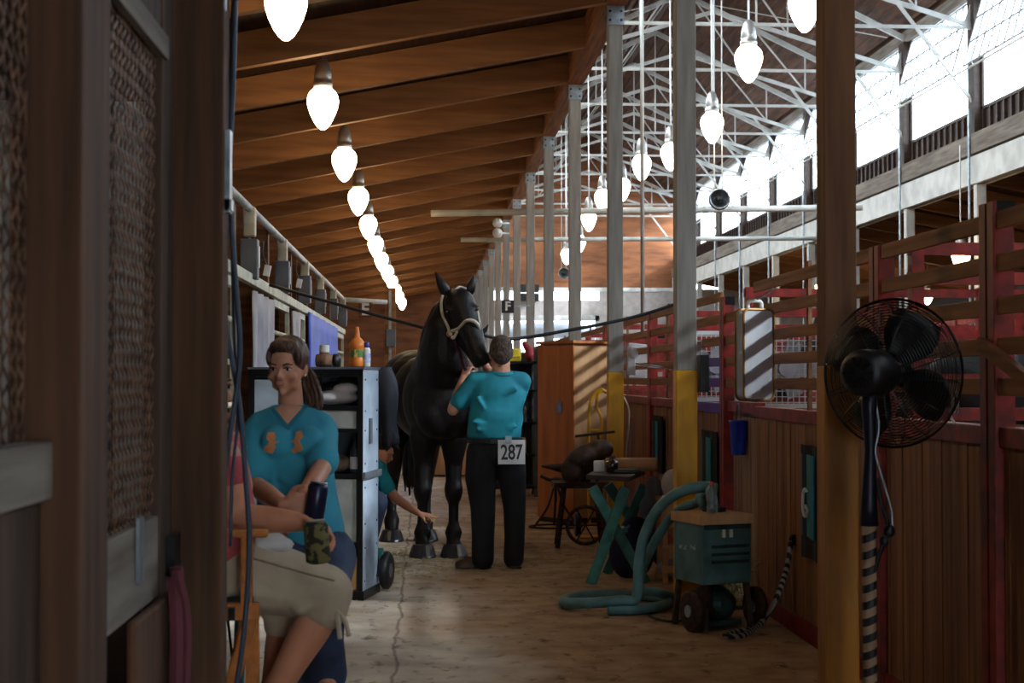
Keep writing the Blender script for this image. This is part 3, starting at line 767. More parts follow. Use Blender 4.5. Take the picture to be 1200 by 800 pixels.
# paper tags under the boxes
for px, py in ((316, 317), (353, 332)):
    Y = 1780 * 1.30 / (499 - px); c = P(px, py, Y) + V((-.02, 0, 0)); t = empty('paper_tag', c, 'small white paper tag on a string below the ' + ('nearest' if px < 330 else 'second') + ' outlet box at left', 'tag', 'paper tags on the left stalls')
    MB().box(c, (.05, .07, .09), (0, .2, 0)).build('card', m_letter, t); MB().tube(spline([c + V((0, 0, .04)), c + V((-.02, -.12, .12)), V((XS, c.y - .2, c.z + .22))], 4), .004, 5).build('string', m_galv, t)
# cross ties
ct = spline([V((XS + .03, 12.6, 2.24)), P(380, 352, 12.6), P(440, 369, 12.55), P(500, 385, 12.45)], 8)
tag(MB().tube(ct, .014, 8).build('cross_tie', m_blk, origin=ct[0], smooth=True), 'black tie rope from the left stalls to the horse halter', 'rope', 'black cross ties')
ct = spline([V((XF - .03, 12.6, 2.10)), P(740, 372, 12.6), P(660, 388, 12.5), P(600, 397, 12.4), P(566, 393, 12.2)], 8)
tag(MB().tube(ct, .014, 8).build('cross_tie', m_blk, origin=ct[0], smooth=True), 'black tie rope from the right stalls to the horse halter', 'rope', 'black cross ties')

# ================================================================ near left door front
XD = -.67
def ypx(px, x=XD): return -x * FPX / (VX - px) if False else x * FPX / (px - VX)
def zray(r, x=XD): return 1.47 + r * abs(x)
t = empty('mesh_door', (XD, 3.6, 0), 'old wooden stall door with wire mesh and lower boards in the near left', 'stall door', 'near left stall front')
ya, yb = 3.12, 3.86
zt0, zb0 = 2.32, 1.13
MB().span((XD - .03, 3.82, .0), (XD + .012, 4.0, 2.9)).build('stile', w_fore, t, bevel=.004)
MB().span((XD - .03, ya - .1, 2.32), (XD + .008, 3.82, 2.75)).build('top_rail', w_fore, t, bevel=.004)
MB().span((XD + .0, ya - .1, 2.27), (XD + .022, 3.86, 2.33)).build('trim_strip', w_grey, t, bevel=.003)
MB().span((XD - .03, ya - .1, .93), (XD + .008, 3.82, 1.13)).build('middle_rail', w_grey, t, bevel=.004)
MB().span((XD - .03, ya - .1, 0), (XD + .004, 3.82, .55)).build('lower_panel', w_fore, t, bevel=.004)
MB().span((XD + .008, 3.42, .55), (XD + .03, 3.98, .93)).build('ledge_board', w_fore2, t, bevel=.01)
MB().span((XD + .01, 3.52, 1.0), (XD + .018, 3.58, 1.15)).build('metal_tab', m_galv, t)
MB().box((XD + .02, 3.95, 1.02), (.03, .09, .10)).build('hinge', m_blkm, t)
def mesh_screen(ya, yb, z0, z1, x, cy=.046, cz=.030):
    mb = MB(); ny = int((yb - ya) / cy); nz = int((z1 - z0) / cz)
    for i in range(nz + 1):
        pts = []
        z = z0 + cz * i; s_ = 1 if i % 2 else -1
        for j in range(2 * ny + 1):
            y = ya + cy * j / 2; pts.append((x + .004 * (j % 2), y, z + (cz * .42 * s_ if j % 2 else -cz * .42 * s_)))
        mb.tube(pts, .0030, 4, cap=False)
    return mb
m_mesh = mat('rusted wire mesh', '8a6a56', 0.5, 0.4, '4c362c', (20, 20, 20))
mesh_screen(3.1, 3.84, 1.13, 2.32, XD - .01).build('wire_mesh', m_mesh, t)
st = empty('door_post', (XD, 3.0, 0), 'thick old wooden post left of the mesh door in the near left', 'post')
MB().span((XD - .06, 2.70, 0), (XD + .065, 2.92, 2.9)).build('post', w_fore2, st, bevel=.006)
MB().span((XD - .04, 2.92, 0), (XD + .05, 3.02, 2.9)).build('stop_board', w_fore, st, bevel=.006)
t = empty('mesh_door', (XD, 2.3, 0), 'wire mesh door front cut off by the left edge of the picture', 'stall door', 'near left stall front')
mesh_screen(1.5, 2.7, 1.36, 2.6, XD - .03).build('wire_mesh', m_mesh, t)
MB().span((XD - .05, 1.4, 1.26), (XD + .02, 2.70, 1.36)).build('middle_rail', w_grey, t, bevel=.004)
MB().span((XD - .05, 1.4, .3), (XD - .0, 2.70, 1.26)).build('lower_panel', w_fore, t, bevel=.004)
big = empty('corner_post', (XD + .05, 4.05, 0), 'broad brown post at the left that hides the seated woman', 'post')
MB().span((XD - .03, 4.02, 0), (XD + .137, 4.14, 3.2)).build('post', w_fore2, big, bevel=.006)
MB().box((XD + .05, 4.04, 2.47), (.18, .03, .05)).build('bracket', m_galv, big)
MB().box((XD + .14, 4.08, 2.02), (.02, .05, .22)).box((XD + .14, 4.08, 1.93), (.03, .05, .03)).build('latch_bar', m_galv, big)
# behind the mesh: pale strips added in place of light through gaps
tag(MB().span((-1.27, 6.265, .9), (-1.14, 6.295, 2.6)).build('light_streak_strip', m_white, origin=(-1.2, 6.2, .9)), 'pale strip added as the light streak seen through the wire mesh door', 'sheet')
tag(MB().span((-1.76, 6.265, .9), (-1.62, 6.295, 2.6)).build('light_streak_strip', m_white, origin=(-1.6, 6.0, .9)), 'pale strip added as the light streak through the mesh at the left picture edge', 'sheet')
tag(MB().span((-3.0, 6.3, 0), (-1.0, 6.36, 3.4)).build('stall_divider', w_dark, origin=(-2, 6.3, 0)), 'dark board divider behind the near left stall', 'divider')
hb = MB(); y = 6.6
while y < 24.4:
    hb.span((XS - .42, y, 2.26), (XS - .39, y + .22, 2.68)); y += .30
tag(hb.build('slat_screen', w_old, origin=(XS - .4, 15, 2.26)), 'dark brown slatted boards behind the outlet boxes on the left', 'boards')
# red halter / straps hanging on the ledge and teal cloth
mr = mat('dark red strap', '5a2630', 0.8)
tag(MB().tube(spline([(XD + .05, 3.80, .98), (XD + .06, 3.78, .80), (XD + .055, 3.74, .45)], 6), .018, 6).tube(spline([(XD + .05, 3.84, 1.0), (XD + .065, 3.85, .8), (XD + .055, 3.83, .45)], 6), .018, 6).tube(spline([(XD + .06, 3.78, 1.0), (XD + .08, 3.81, .85), (XD + .07, 3.78, .5)], 6), .014, 6).build('hanging_strap', mr, origin=(XD + .05, 3.8, .9)), 'dark red straps hanging on the near left door', 'strap')
tag(MB().sheet([[(XD + .035 + .01 * (j % 2), 3.87 + .03 * j, .90 - .09 * i) for j in range(5)] for i in range(6)], .01).build('hanging_towel', m_tealc, origin=(XD + .04, 3.9, .9)), 'blue cloth hanging at the foot of the mesh door', 'cloth')
# hanging cables
m_cable = mat('dark blue grey cable', '2c3646', 0.5)
for i, pts in enumerate([[(276, -10), (273, 100), (269, 210), (276, 330), (281, 420), (268, 520), (258, 600), (256, 700), (252, 800)],
            [(274, -10), (271, 110), (268, 205), (262, 330), (268, 400), (280, 470), (288, 560), (292, 640), (286, 740), (276, 810)],
            [(272, 300), (275, 400), (279, 480), (272, 560), (270, 640)]]):
    tag(MB().tube(spline([P(a, b, 4.15 + .04 * i) for a, b in pts], 8), .0075 if i < 2 else .005, 8).build('hanging_cable', m_cable, origin=P(*pts[0], 4.15), smooth=True),
        ['thick dark cable hanging beside the broad post, bowing left at the bottom', 'thick dark cable hanging beside the broad post, bowing right at the bottom', 'thin short dark cable between the two thick ones'][i], 'cable', 'dark cables beside the broad post')
# ================================================================ things in the aisle, right side
# plywood cabinet
A = V((1.494, 15.2, 0)); ang = math.radians(-34.6)
t = empty('wooden_cabinet', A, 'tall plywood cabinet standing behind the man in the teal polo', 'cabinet')
Rz = Matrix.Rotation(ang, 3, 'Z')    # local: x to the right along the front face, y back
def lc(x, y, z): 
    # local x: right face direction, y: depth direction along the aisle
    return A + V((math.cos(-ang) * x - math.sin(-ang) * y, math.sin(-ang) * x + math.cos(-ang) * y, z))
def cbox(mb, a, b):
    for_ = MB(); c = (V(a) + V(b)) / 2; d = [abs(q) for q in (V(b) - V(a))]
    mb.box(lc(*c), d, (0, 0, -ang)); return mb
cbox(MB(), (0.0, .02, .06), (.60, .55, 1.82)).build('carcass', w_plyl, t)
cbox(MB(), (-.02, 0.0, .05), (-.001, .57, 1.80)).build('door', w_ply, t, bevel=.003)
cbox(MB(), (-.035, -.02, 1.82), (.62, .59, 1.85)).build('top', w_ply, t, bevel=.003)
cbox(MB(), (-.01, .02, 0), (.58, .55, .06)).build('plinth', w_dark, t)
d_ = [c for c in t.children if c.name.startswith('door')][0]
cbox(MB(), (-.03, .17, 1.12), (-.02, .25, 1.23)).build('latch', m_galv, d_)

# yellow hand truck
t = empty('hand_truck', P(700, 560, 14.0), 'yellow tubular hand truck leaning on the plywood cabinet', 'hand truck')
p = lambda x, y: P(x, y, 14.05)
MB().tube(spline([p(690, 575), p(690, 530), p(690, 500), p(691, 475), p(697, 461), p(704, 456), p(711, 460)], 6), .014, 8).build('frame_tube', m_yel, t, smooth=True)
MB().tube(spline([p(703, 575), p(704, 520), p(705, 500), p(704, 488), p(699, 475), p(701, 462), p(706, 457)], 6), .014, 8).build('frame_tube', m_yel, t, smooth=True)
b = MB(); 
for y_ in (504, 540, 570): b.cyl(p(690, y_), p(704, y_), .011, n=8)
b.build('cross_bar', m_yel, t)
q = G(697, 620); q.y = 14.0
MB().box((p(697, 0).x, 13.95, .015), (.32, .22, .012)).build('toe_plate', m_yel, t)
for dx in (-.16, .16):
    MB().cyl((p(697, 0).x + dx - .025, 14.12, .11), (p(697, 0).x + dx + .025, 14.12, .11), .11, n=20).build('wheel', m_blk, t, bevel=.01)
MB().cyl((p(697, 0).x - .16, 14.12, .11), (p(697, 0).x + .16, 14.12, .11), .012).tube([(p(690, 0).x, 14.05, .1), p(690, 575)], .014, 8).tube([(p(703, 0).x, 14.05, .1), p(703, 575)], .014, 8).build('axle', m_yel, t)

# farrier's tripod stand
b0 = V((1.28, 14.95, 0)); t = empty('tripod_stand', b0, 'small black iron tripod stand with a round base hoop beside the plywood cabinet', 'stand')
s0 = 1780 / b0.y
MB().tube([b0 + V((.26 * math.cos(a), .20 * math.sin(a), .012)) for a in [2 * PI * k / 30 for k in range(30)]], .010, 6, closed=True).build('base_hoop', m_rust, t, smooth=True)
top = b0 + V((0, 0, .48))
for a in (210, 330, 90):
    a = math.radians(a); MB().tube(spline([b0 + V((.26 * math.cos(a), .20 * math.sin(a), .01)), b0 + V((.10 * math.cos(a), .08 * math.sin(a), .2)), b0 + V((.02 * math.cos(a), .02 * math.sin(a), .40))], 5), .012, 6).build('leg', m_rust, t)
MB().cyl(b0 + V((0, 0, .25)), top, .014).build('stem', m_rust, t)
MB().tube(spline([top + V((-.15, 0, .03)), top + V((-.06, 0, -.01)), top + V((0, 0, .0)), top + V((.08, 0, -.01)), top + V((.14, 0, .01))], 5), [.018] * 21, 8).build('cradle', m_rust, t, smooth=True)
# anvil on its stand (dark clutter behind the table)
b0 = V((G(683, 610).x, 14.0, 0)); b0 = V((1.36, 13.3, 0)); t = empty('anvil_stand', b0, 'dark farrier anvil stand with a spoked wheel left of the teal table', 'anvil stand')
for dx, dy in ((-.22, -.15), (.22, -.15), (-.2, .18), (.2, .18)): MB().bar(b0 + V((dx, dy, 0)), b0 + V((dx * .7, dy * .6, .52)), .03, .03).build('leg', m_rust, t)
MB().box(b0 + V((0, 0, .54)), (.50, .34, .05)).build('tray', m_rust, t, bevel=.005)
MB().box(b0 + V((0, 0, .60)), (.16, .10, .10)).box(b0 + V((0, 0, .68)), (.34, .11, .07)).cap(b0 + V((-.15, 0, .68)), b0 + V((-.34, 0, .70)), .045, .008).build('anvil', m_rust, t, bevel=.01)
w = MB(); wc = b0 + V((.02, -.2, .20))
w.tube([wc + V((.16 * math.cos(a), 0, .16 * math.sin(a))) for a in [2 * PI * k / 24 for k in range(24)]], .016, 6, closed=True)
for k in range(6): w.cyl(wc, wc + V((.16 * math.cos(k * PI / 3), 0, .16 * math.sin(k * PI / 3))), .007, n=6)
w.build('wheel', m_rust, t)
MB().tube(spline([b0 + V((.14, 0, .56)), b0 + V((.18, 0, .78)), b0 + V((.15, .0, .98))], 4), .012, 6).tube([b0 + V((-.05, 0, .96)), b0 + V((.30, 0, 1.0))], .012, 6).build('handle', m_rust, t)
sk = P(684, 535, 13.0)
tag(MB().ell(sk, (.17, .12, .10), (0, -.4, 0)).ell(sk + V((.14, 0, .06)), (.12, .10, .09)).ell(sk + V((-.1, 0, -.12)), (.10, .1, .12)).build('leather_apron', mat('brown leather', '46301f', 0.7, 0, '241812', (14, 14, 14), bump=.5), origin=sk, remesh=.012), 'dark brown crumpled leather apron on the anvil stand', 'apron')

# teal folding table
t0_ = G(724, 684); t = empty('folding_table', (1.42, 11.1, 0), 'folding table with teal crossed legs and a dark top', 'table')
zt_ = .745
c1_ = V((1.16, 10.9, zt_)); 
quad = [P(687, 566, 10.85), P(737, 568, 10.6), P(756, 556, 11.35), P(700, 555, 11.6)]
for q in quad: q.z = zt_
MB().poly(quad, .035, (0, 0, 1)).build('tabletop', w_dark, t, bevel=.004)
def xleg(a0, a1, b0_, b1_, nm='crossed_legs'):
    for u, v, dy in ((a0, a1, 0), (b0_, b1_, .04)):
        u = u + V((0, dy, 0)); v = v + V((0, dy, 0)); MB().bar(u, v, .035, .075).build('leg', m_teal, t, bevel=.003)
def fl(px, py): return G(px, py)
xleg(V((fl(691, 683).x, 10.83, 0)), P(733, 571, 10.83), V((fl(757, 683).x, 10.83, 0)), P(695, 571, 10.83))
xleg(V((1.36, 11.4, 0)), P(755, 568, 11.4), V((1.83, 11.4, 0)), P(713, 568, 11.4))
MB().cyl(V((1.42, 10.80, .385)), V((1.42, 10.93, .385)), .022, n=12).build('pivot_bolt', m_teal, t)
MB().cyl(V((1.42, 10.86, .385)), V((1.58, 11.42, .385)), .010).build('tie_bar', m_teal, t)
# on the table
c = P(711, 564, 11.0); c.z = zt_ + .035
tag(MB().lathe(c + V((.04, 0, 0)), [(.03, 0), (.042, .01), (.045, .07), (.04, .085), (.022, .09), (.024, .12), (.02, .125)], 16).build('glass_jar', mat('dark brown glass', '2a1a14', .15, spec=.6), origin=c, smooth=True), 'dark brown jar with a cap standing on the table front edge', 'jar')
c = P(702, 562, 11.2); c.z = zt_ + .035
tag(MB().lathe(c, [(.036, 0), (.04, .005), (.04, .075), (.036, .08)], 16).build('pill_tub', m_letter, origin=c, smooth=True), 'small white tub on the table left of the dark jar', 'tub')
c = P(684, 561, 12.9)
c = P(742, 546, 11.25); c.z = zt_ + .085
tag(MB().cyl(c + V((-.2, .02, 0)), c + V((.17, -.06, .0)), .048, .052, 16).build('paper_roll', mat('tan cloth', 'a87c5a', .8), origin=c, smooth=True), 'tan rolled bundle lying across the back of the table', 'roll')
c = P(732, 560, 11.0); c.z = zt_ + .05
tag(MB().box(c, (.22, .10, .03), (0, 0, -.1)).build('black_case', m_blk, origin=c, bevel=.008), 'flat black tool case lying on the table before the tan roll', 'case')
# bag below the table
c = V((1.52, 11.2, 0)); 
bag = MB().ell(c + V((0, 0, .17)), (.17, .13, .19)).ell(c + V((.03, 0, .33)), (.12, .1, .12)).build('duffel_bag', mat('dark navy cloth', '1e1e3a', .9, bump=.6, scale=(9, 9, 9)), origin=c, remesh=.015)
tag(bag, 'dark navy bag slumped under the teal-legged table', 'bag')
tag(MB().ell(V((1.70, 11.28, .62)), (.07, .08, .13)).ell(V((1.68, 11.3, .50)), (.09, .08, .1)).cap(V((1.64, 11.28, .3)), V((1.68, 11.28, .55)), .07, .05).build('hanging_rag', mat('grey rag', '6e7078', .9, bump=.6), origin=(1.7, 11.3, .6), remesh=.015), 'grey rags hanging off the right end of the table', 'rag')

# wooden step stool with pale bag and teal tray
c = V((1.86, 11.0, 0)); t = empty('step_stool', c, 'small bare wooden step stool right of the teal table', 'stool')
for dx in (-.14, .16):
    for dy in (-.13, .15): MB().bar(c + V((dx, dy, 0)), c + V((dx, dy * .8, .58)), .035, .035).build('leg', w_plyl, t)
MB().box(c + V((.01, .0, .59)), (.36, .32, .03)).build('top_step', w_plyl, t, bevel=.004)
MB().box(c + V((.01, -.15, .48)), (.36, .02, .17)).build('apron', w_plyl, t, bevel=.004)
MB().box(c + V((.01, -.08, .26)), (.36, .16, .025)).build('lower_step', w_plyl, t, bevel=.004)
MB().box(c + V((.01, -.16, .10)), (.36, .02, .05)).build('stretcher', w_plyl, t)
tag(MB().ell(c + V((-.06, 0, .70)), (.09, .08, .11)).ell(c + V((0, .0, .65)), (.10, .09, .05)).ell(c + V((-.02, -.02, .78)), (.05, .05, .06)).build('plastic_bag', m_lt, origin=c + V((-.05, 0, .6)), remesh=.012), 'crumpled pale plastic bag on the wooden step stool', 'bag')
tag(MB().lathe(c + V((-.02, -.06, .79)), [(.02, 0), (.024, .01), (.022, .06), (.01, .075), (.012, .09)], 12).build('squeeze_bottle', mat('lime green plastic', '5aa832', .4), origin=c + V((0, 0, .76))), 'small lime green bottle standing by the pale bag', 'bottle')
tag(MB().box(c + V((.13, 0, .62)), (.20, .22, .03), (0, 0, .1)).build('tool_tray', m_tealc, origin=c + V((.13, 0, .6)), bevel=.01), 'flat teal tray on the right of the wooden stool', 'tray')
tag(MB().ell(c + V((.0, .12, .08)), (.16, .10, .08)).build('grain_sack', m_lt, origin=c + V((0, .12, 0)), smooth=True), 'pale sack lying under the wooden step stool', 'sack')

# green machine
c = V((1.70, 8.97, 0)); ry = math.radians(9)
t = empty('vacuum_machine', c, 'teal painted horse vacuum machine with a wooden lid on two wheels', 'machine')
Rm = Matrix.Rotation(math.radians(20), 3, 'Z')
# corners: left-front px (793), near corner px (826), right (883)
def mp(x, y, z): return c + Rm @ V((x, y, z))
m_mach = mat('chipped teal machine paint', '4c706e', 0.5, 0.1, '36524f', (7, 7, 7), bump=.2)
m_dmach = mat('dark machine paint', '24403e', 0.5, 0.3, '122422', (9, 9, 9))
W_, D_ = .33, .21
mb = MB().box(mp(0, 0, .445), (W_, D_ * 1.6, .35), Rm.to_4x4()); mb.build('housing', m_mach, t, bevel=.006)
MB().box(mp(0, 0, .645), (W_ + .03, D_ * 1.6 + .03, .055), Rm.to_4x4()).build('lid', w_plyl, t, bevel=.004)
mb = MB()
for k in range(3): mb.box(mp(.02, -D_ * .8 - .008,   .40 + .045 * k), (W_ - .08, .012, .018), Rm.to_4x4())
mb.build('louvre', m_dmach, t)
mb = MB().box(mp(0, -D_ * .8 - .006, .605), (W_ - .02, .012, .03), Rm.to_4x4()); mb.build('trim_bar', m_dmach, t)
mb = MB().box(mp(-.03, -D_ * .8 - .012, .565), (.02, .012, .045), Rm.to_4x4()).box(mp(.02, -D_ * .8 - .012, .565), (.02, .012, .045), Rm.to_4x4()); mb.build('socket', m_cream, t)
for x, y in ((-W_/2 + .03, -D_ * .75), (W_/2 - .03, -D_ * .75), (-W_/2 + .03, D_ * .75), (W_/2 - .03, D_ * .75)):
    MB().bar(mp(x, y, .27), mp(x * 1.2, y * 1.05, .0), .045, .03).build('leg', m_rust, t)
MB().ell(mp(0, 0, .14), (.13, .17, .11), Rm.to_4x4().to_3x3()).box(mp(0, 0, .04), (.22, .30, .03), Rm.to_4x4()).cyl(mp(0, -.18, .15), mp(0, -.10, .15), .035).build('motor', m_dmach, t)
for s_ in (-1, 1):
    w0 = mp(s_ * (W_ / 2 + .05), -D_ * .62, .12)
    ax = Rm @ V((1, 0, 0)); R_ = Matrix((Rm @ V((0, 1, 0)), V((0, 0, 1)), ax)).transposed()
    wb = MB().lathe(w0, [(.03, -.02), (.10, -.022), (.12, -.015), (.12, .015), (.10, .022), (.03, .02)], 24, R_); w_ob = wb.build('wheel', m_rust, t, smooth=True)
    MB().lathe(w0, [(0, -.03), (.035, -.03), (.035, .03), (0, .03)], 14, R_).build('hub', m_galv, w_ob)
MB().cyl(mp(-W_/2 - .05, -D_ * .62, .12), mp(W_/2 + .05, -D_ * .62, .12), .012).build('axle', m_rust, t)
text('marking', 'Model', .06, mp(-W_/2 - .002, .02, .46), (PI/2, 0, math.radians(-30) - PI/2), m_letter, t, 1, .003) if False else None
# worn white lettering blot on the side and logo flakes
MB().box(mp(-W_/2 - .001, .06, .47), (.004, .09, .025), Rm.to_4x4()).box(mp(-W_/2 - .001, -.06, .48), (.004, .06, .03), Rm.to_4x4()).build('worn_marking', mat('worn grey lettering', '9a9f9c', .6, 0, '3f6d6c', (60, 60, 60), lo=.45, hi=.55), t)
MB().cyl(mp(.05, .06, .67), mp(.05, .06, .70), .07, n=18).build('hose_port', m_dmach, t)
bt = mp(-.03, -.05, .6725)
tb = empty('drink_bottle', bt, 'clear plastic drink bottle with a red cap standing on the machine lid', 'bottle')
MB().lathe(bt, [(.026, 0), (.031, .008), (.031, .05), (.028, .06), (.031, .07), (.031, .11), (.02, .14), (.012, .155), (.012, .165)], 18).build('bottle', mat('clear plastic', 'c8d8dc', .1, trans=.85), tb, smooth=True)
MB().lathe(bt + V((0, 0, .165)), [(.014, 0), (.014, .018), (.012, .02)], 14).build('cap', mat('red plastic', 'c0341c', .4), tb)
# hose
hp = [mp(.05, .06, .74), P(857, 590, 9.0), P(846, 580, 8.95), P(820, 575, 8.9), P(797, 583, 8.95), P(765, 612, 9.25), P(746, 645, 9.5), P(733, 688, 9.7)]
cc_ = G(722, 712)
coil = []
cx0, cy0, R0 = cc_.x, cc_.y, .335
for k in range(0, 19):
    a = math.radians(-62 - k * 18.5); coil.append(V((cx0 + R0 * math.cos(a), cy0 + R0 * math.sin(a) * 1.0, .05)))
pts = hp + [P(741, 700, 9.72)]
h1 = [mp(.05, .06, .69), mp(.05, .1, .78), P(835, 571, 9.2), P(805, 573, 9.2), P(775, 592, 9.3), P(756, 625, 9.45), P(749, 660, 9.43)]
lp = []
for k in range(0, 24):
    a = math.radians(-75 - k * 17.0); lp.append(V((cx0 + R0 * math.cos(a), cy0 + .02 + R0 * math.sin(a), max(.036, .105 - .012 * k))))
h2 = [P(768, 716, 9.75), P(752, 708, 9.75), P(737, 690, 9.75), P(733, 665, 9.75), P(745, 632, 9.65), P(765, 600, 9.5), P(795, 580, 9.4), P(830, 572, 9.3), mp(.10, .1, .80)]
hose = spline(h1 + lp, 6)
tag(MB().tube(hose, .034, 10).build('vacuum_hose', m_hose, origin=(cx0, cy0, .05), smooth=True), 'thick blue-green hose arching from the machine and coiled on the floor', 'hose')
hose = spline([mp(.02, .12, .69), mp(0, .14, .75), P(818, 588, 9.35), P(795, 598, 9.4), P(775, 622, 9.45), P(757, 655, 9.6), P(748, 684, 9.75), V((cx0 + .16, cy0 + .10, .10)), V((cx0 + .26, cy0 - .02, .10)), V((cx0 + .37, cy0 + .02, .06))], 6)
tag(MB().tube(hose, .030, 10).build('vacuum_hose', m_hose, origin=(cx0 + .1, cy0, .05), smooth=True), 'second blue-green hose length under the first, ending on the floor', 'hose')
# cable on the floor by the post
tag(MB().tube(spline([G(788, 712) + V((0, 0, .01)), G(760, 722) + V((0, 0, .01)), G(790, 730) + V((0, 0, .01)), G(812, 722) + V((0, 0, .01))], 6), .008, 6).build('floor_cord', m_blk, origin=G(790, 720)), 'thin dark cord on the floor by the machine wheel', 'cord')
# lead rope from the boards
rp0 = V((XF - .05, P(927, 0, 9).y, 0)); Yr = 1780 * (XF - .05) / (927 - 499); a_ = P(927, 634, Yr)
rope = spline([a_, P(922, 665, Yr + .0), P(910, 700, Yr - .1), G(893, 738) + V((0, 0, .05)), G(872, 750) + V((0, 0, .03)), G(850, 751) + V((0, 0, .03)), G(862, 746) + V((0, 0, .03)), G(878, 744) + V((0, 0, .03))], 8)
def rope_mat(name, a, b, k):
    m = mat(name, a, .8); nt = m.node_tree; L = nt.links.new; N = nt.nodes.new
    tc = N('ShaderNodeTexCoord'); w = N('ShaderNodeTexWave'); w.wave_type = 'BANDS'; w.bands_direction = 'DIAGONAL'; w.inputs['Scale'].default_value = k; w.inputs['Distortion'].default_value = 0
    r = N('ShaderNodeValToRGB'); r.color_ramp.interpolation = 'CONSTANT'; r.color_ramp.elements[0].color = lin(a); r.color_ramp.elements[1].color = lin(b); r.color_ramp.elements[1].position = .5
    L(tc.outputs['Object'], w.inputs[0]); L(w.outputs[0], r.inputs[0]); L(r.outputs[0], nt.nodes['Principled BSDF'].inputs['Base Color']); return m
tag(MB().tube(rope, .016, 8).build('lead_rope', rope_mat('black and white rope', '8a8a80', '121214', 9), origin=a_, smooth=True), 'black and white braided lead rope hanging from the boards to the floor', 'rope')
tag(MB().box(a_ + V((.03, 0, .01)), (.05, .04, .06)).tube([a_ + V((0, .03 * math.cos(q), .0 + .03 * math.sin(q))) for q in [2 * PI * k / 14 for k in range(14)]], .006, 6, closed=True).build('tie_ring', m_blkm, origin=a_), 'black tie ring on the boards holding the braided rope', 'ring')
# hay tuft by the gate
rnd = random.Random(4); hy = MB()
for k in range(420):
    x = rnd.gauss(2.0, .09); y = rnd.gauss(10.1, .22); z = rnd.random() ** 1.5 * .30
    d = V((rnd.uniform(-1, 1), rnd.uniform(-1, 1), rnd.uniform(-.2, .8))).normalized() * rnd.uniform(.05, .13)
    hy.tube([(x, y, z + .005), V((x, y, z + .01)) + d * .5 + V((0, 0, .01)), V((x, y, z)) + V((d.x, d.y, abs(d.z) * .5))], .0025, 3)
tag(hy.build('hay', mat('green hay', 'a8ae84', .9, 0, '6e7a50', (20, 20, 20)), origin=(2, 10.1, 0)), 'loose green hay spilling below the gate behind the machine', 'hay', kind='stuff')
# straw bits on the floor
sb = MB()
for k in range(1500):
    y = 6 + (rnd.random() ** .8) * 16; x = rnd.uniform(-1.2, 2.1) if y < 12 else rnd.uniform(-.9, 2.1); a = rnd.uniform(0, PI); l = rnd.uniform(.01, .05)
    sb.bar((x, y, .004), (x + l * math.cos(a), y + l * math.sin(a), .005), .003, .003)
for k in range(900):
    x = rnd.gauss(.05, .45); y = rnd.gauss(12.2, .5); a = rnd.uniform(0, PI); l = rnd.uniform(.02, .07)
    sb.bar((x, y, .004), (x + l * math.cos(a), y + l * math.sin(a), .006), .003, .003)
tag(sb.build('straw', m_straw, origin=(0, 12, 0)), 'short bits of straw scattered over the aisle floor', 'straw', kind='stuff')
# broom handles / leaning poles between posts
tag(MB().tube([P(775, 600, 14.0), P(786, 520, 14.0), P(790, 470, 14.0)], .022, 8).build('leaning_pole', m_red, origin=P(775, 600, 14)), 'dark red pole leaning against the stall front behind the middle post', 'pole')
tag(MB().tube(spline([P(731, 465, 13.5), P(737, 480, 13.45), P(736, 505, 13.45), P(733, 540, 13.45)], 5), .008, 6).build('power_cord', m_cream, origin=P(731, 465, 13.2)), 'pale cord hanging beside the cabinet post', 'cord')
sc = P(741, 414, 13.2)
tag(MB().ell(sc, (.05, .04, .06)).box(sc + V((-.01, 0, -.10)), (.07, .05, .18)).bar(sc + V((0, 0, -.10)), sc + V((.34, 0, -.14)), .012, .012).bar(sc + V((.02, 0, -.08)), sc + V((.28, 0, -.12)), .012, .012).build('sprayer', m_lt, origin=sc, bevel=.01), 'pale blue plastic sprayer with rods on the right side of the cabinet post', 'sprayer')

# pedestal fan
FC = P(1045, 437, 5.72); t = empty('pedestal_fan', (P(1019, 700, 5.8).x, 5.8, 0), 'black pedestal fan with a round wire cage in front of the near post', 'fan')
ax = V((.68, .73, .0)).normalized(); Rf = ax.to_track_quat('Z', 'Y').to_matrix()
RF = .283
cage = MB(); 
prof = [(RF, 0), (RF - .006, .035), (RF - .05, .065), (RF - .12, .085), (.10, .095)]
def prof_at(r, s_): # dome height
    q = (r / RF); return s_ * .085 * math.sqrt(max(0, 1 - q ** 3.2))
for s_ in (-1, 1):
    for k in range(1, 27):
        r = RF * (k / 26) if k > 3 else None
        if r is None: continue
        cage.tube([FC + Rf @ V((r * math.cos(2*PI*j/48), r * math.sin(2*PI*j/48), prof_at(r, s_))) for j in range(48)], .0017 if k < 26 else .005, 4, closed=True)
    for j in range(14):
        a = 2 * PI * (j + .3) / 14
        cage.tube([FC + Rf @ V((r * math.cos(a + .0), r * math.sin(a), prof_at(r, s_))) for r in [RF * q / 8 for q in range(1, 9)]], .0026, 4)
cage.build('cage', m_blkm, t)
MB().lathe(FC + ax * .088, [(.0, -.006), (.05, -.006), (.052, .0), (.04, .008), (0, .01)], 20, Rf).build('badge', m_blk, t, smooth=True)
m_ = MB().lathe(FC, [(.0, -.275), (.055, -.275), (.082, -.262), (.088, -.24), (.088, -.12), (.075, -.09), (.05, -.075), (.0, -.07)], 24, Rf); mo = m_.build('motor', m_blk, t, smooth=True)
vm = MB()
for k in range(10):
    a = 2 * PI * k / 10; vm.bar(FC + Rf @ V((.02 * math.cos(a), .02 * math.sin(a), -.279)), FC + Rf @ V((.06 * math.cos(a), .06 * math.sin(a), -.279)), .010, .006)
vm.build('vent', m_blkm, mo)
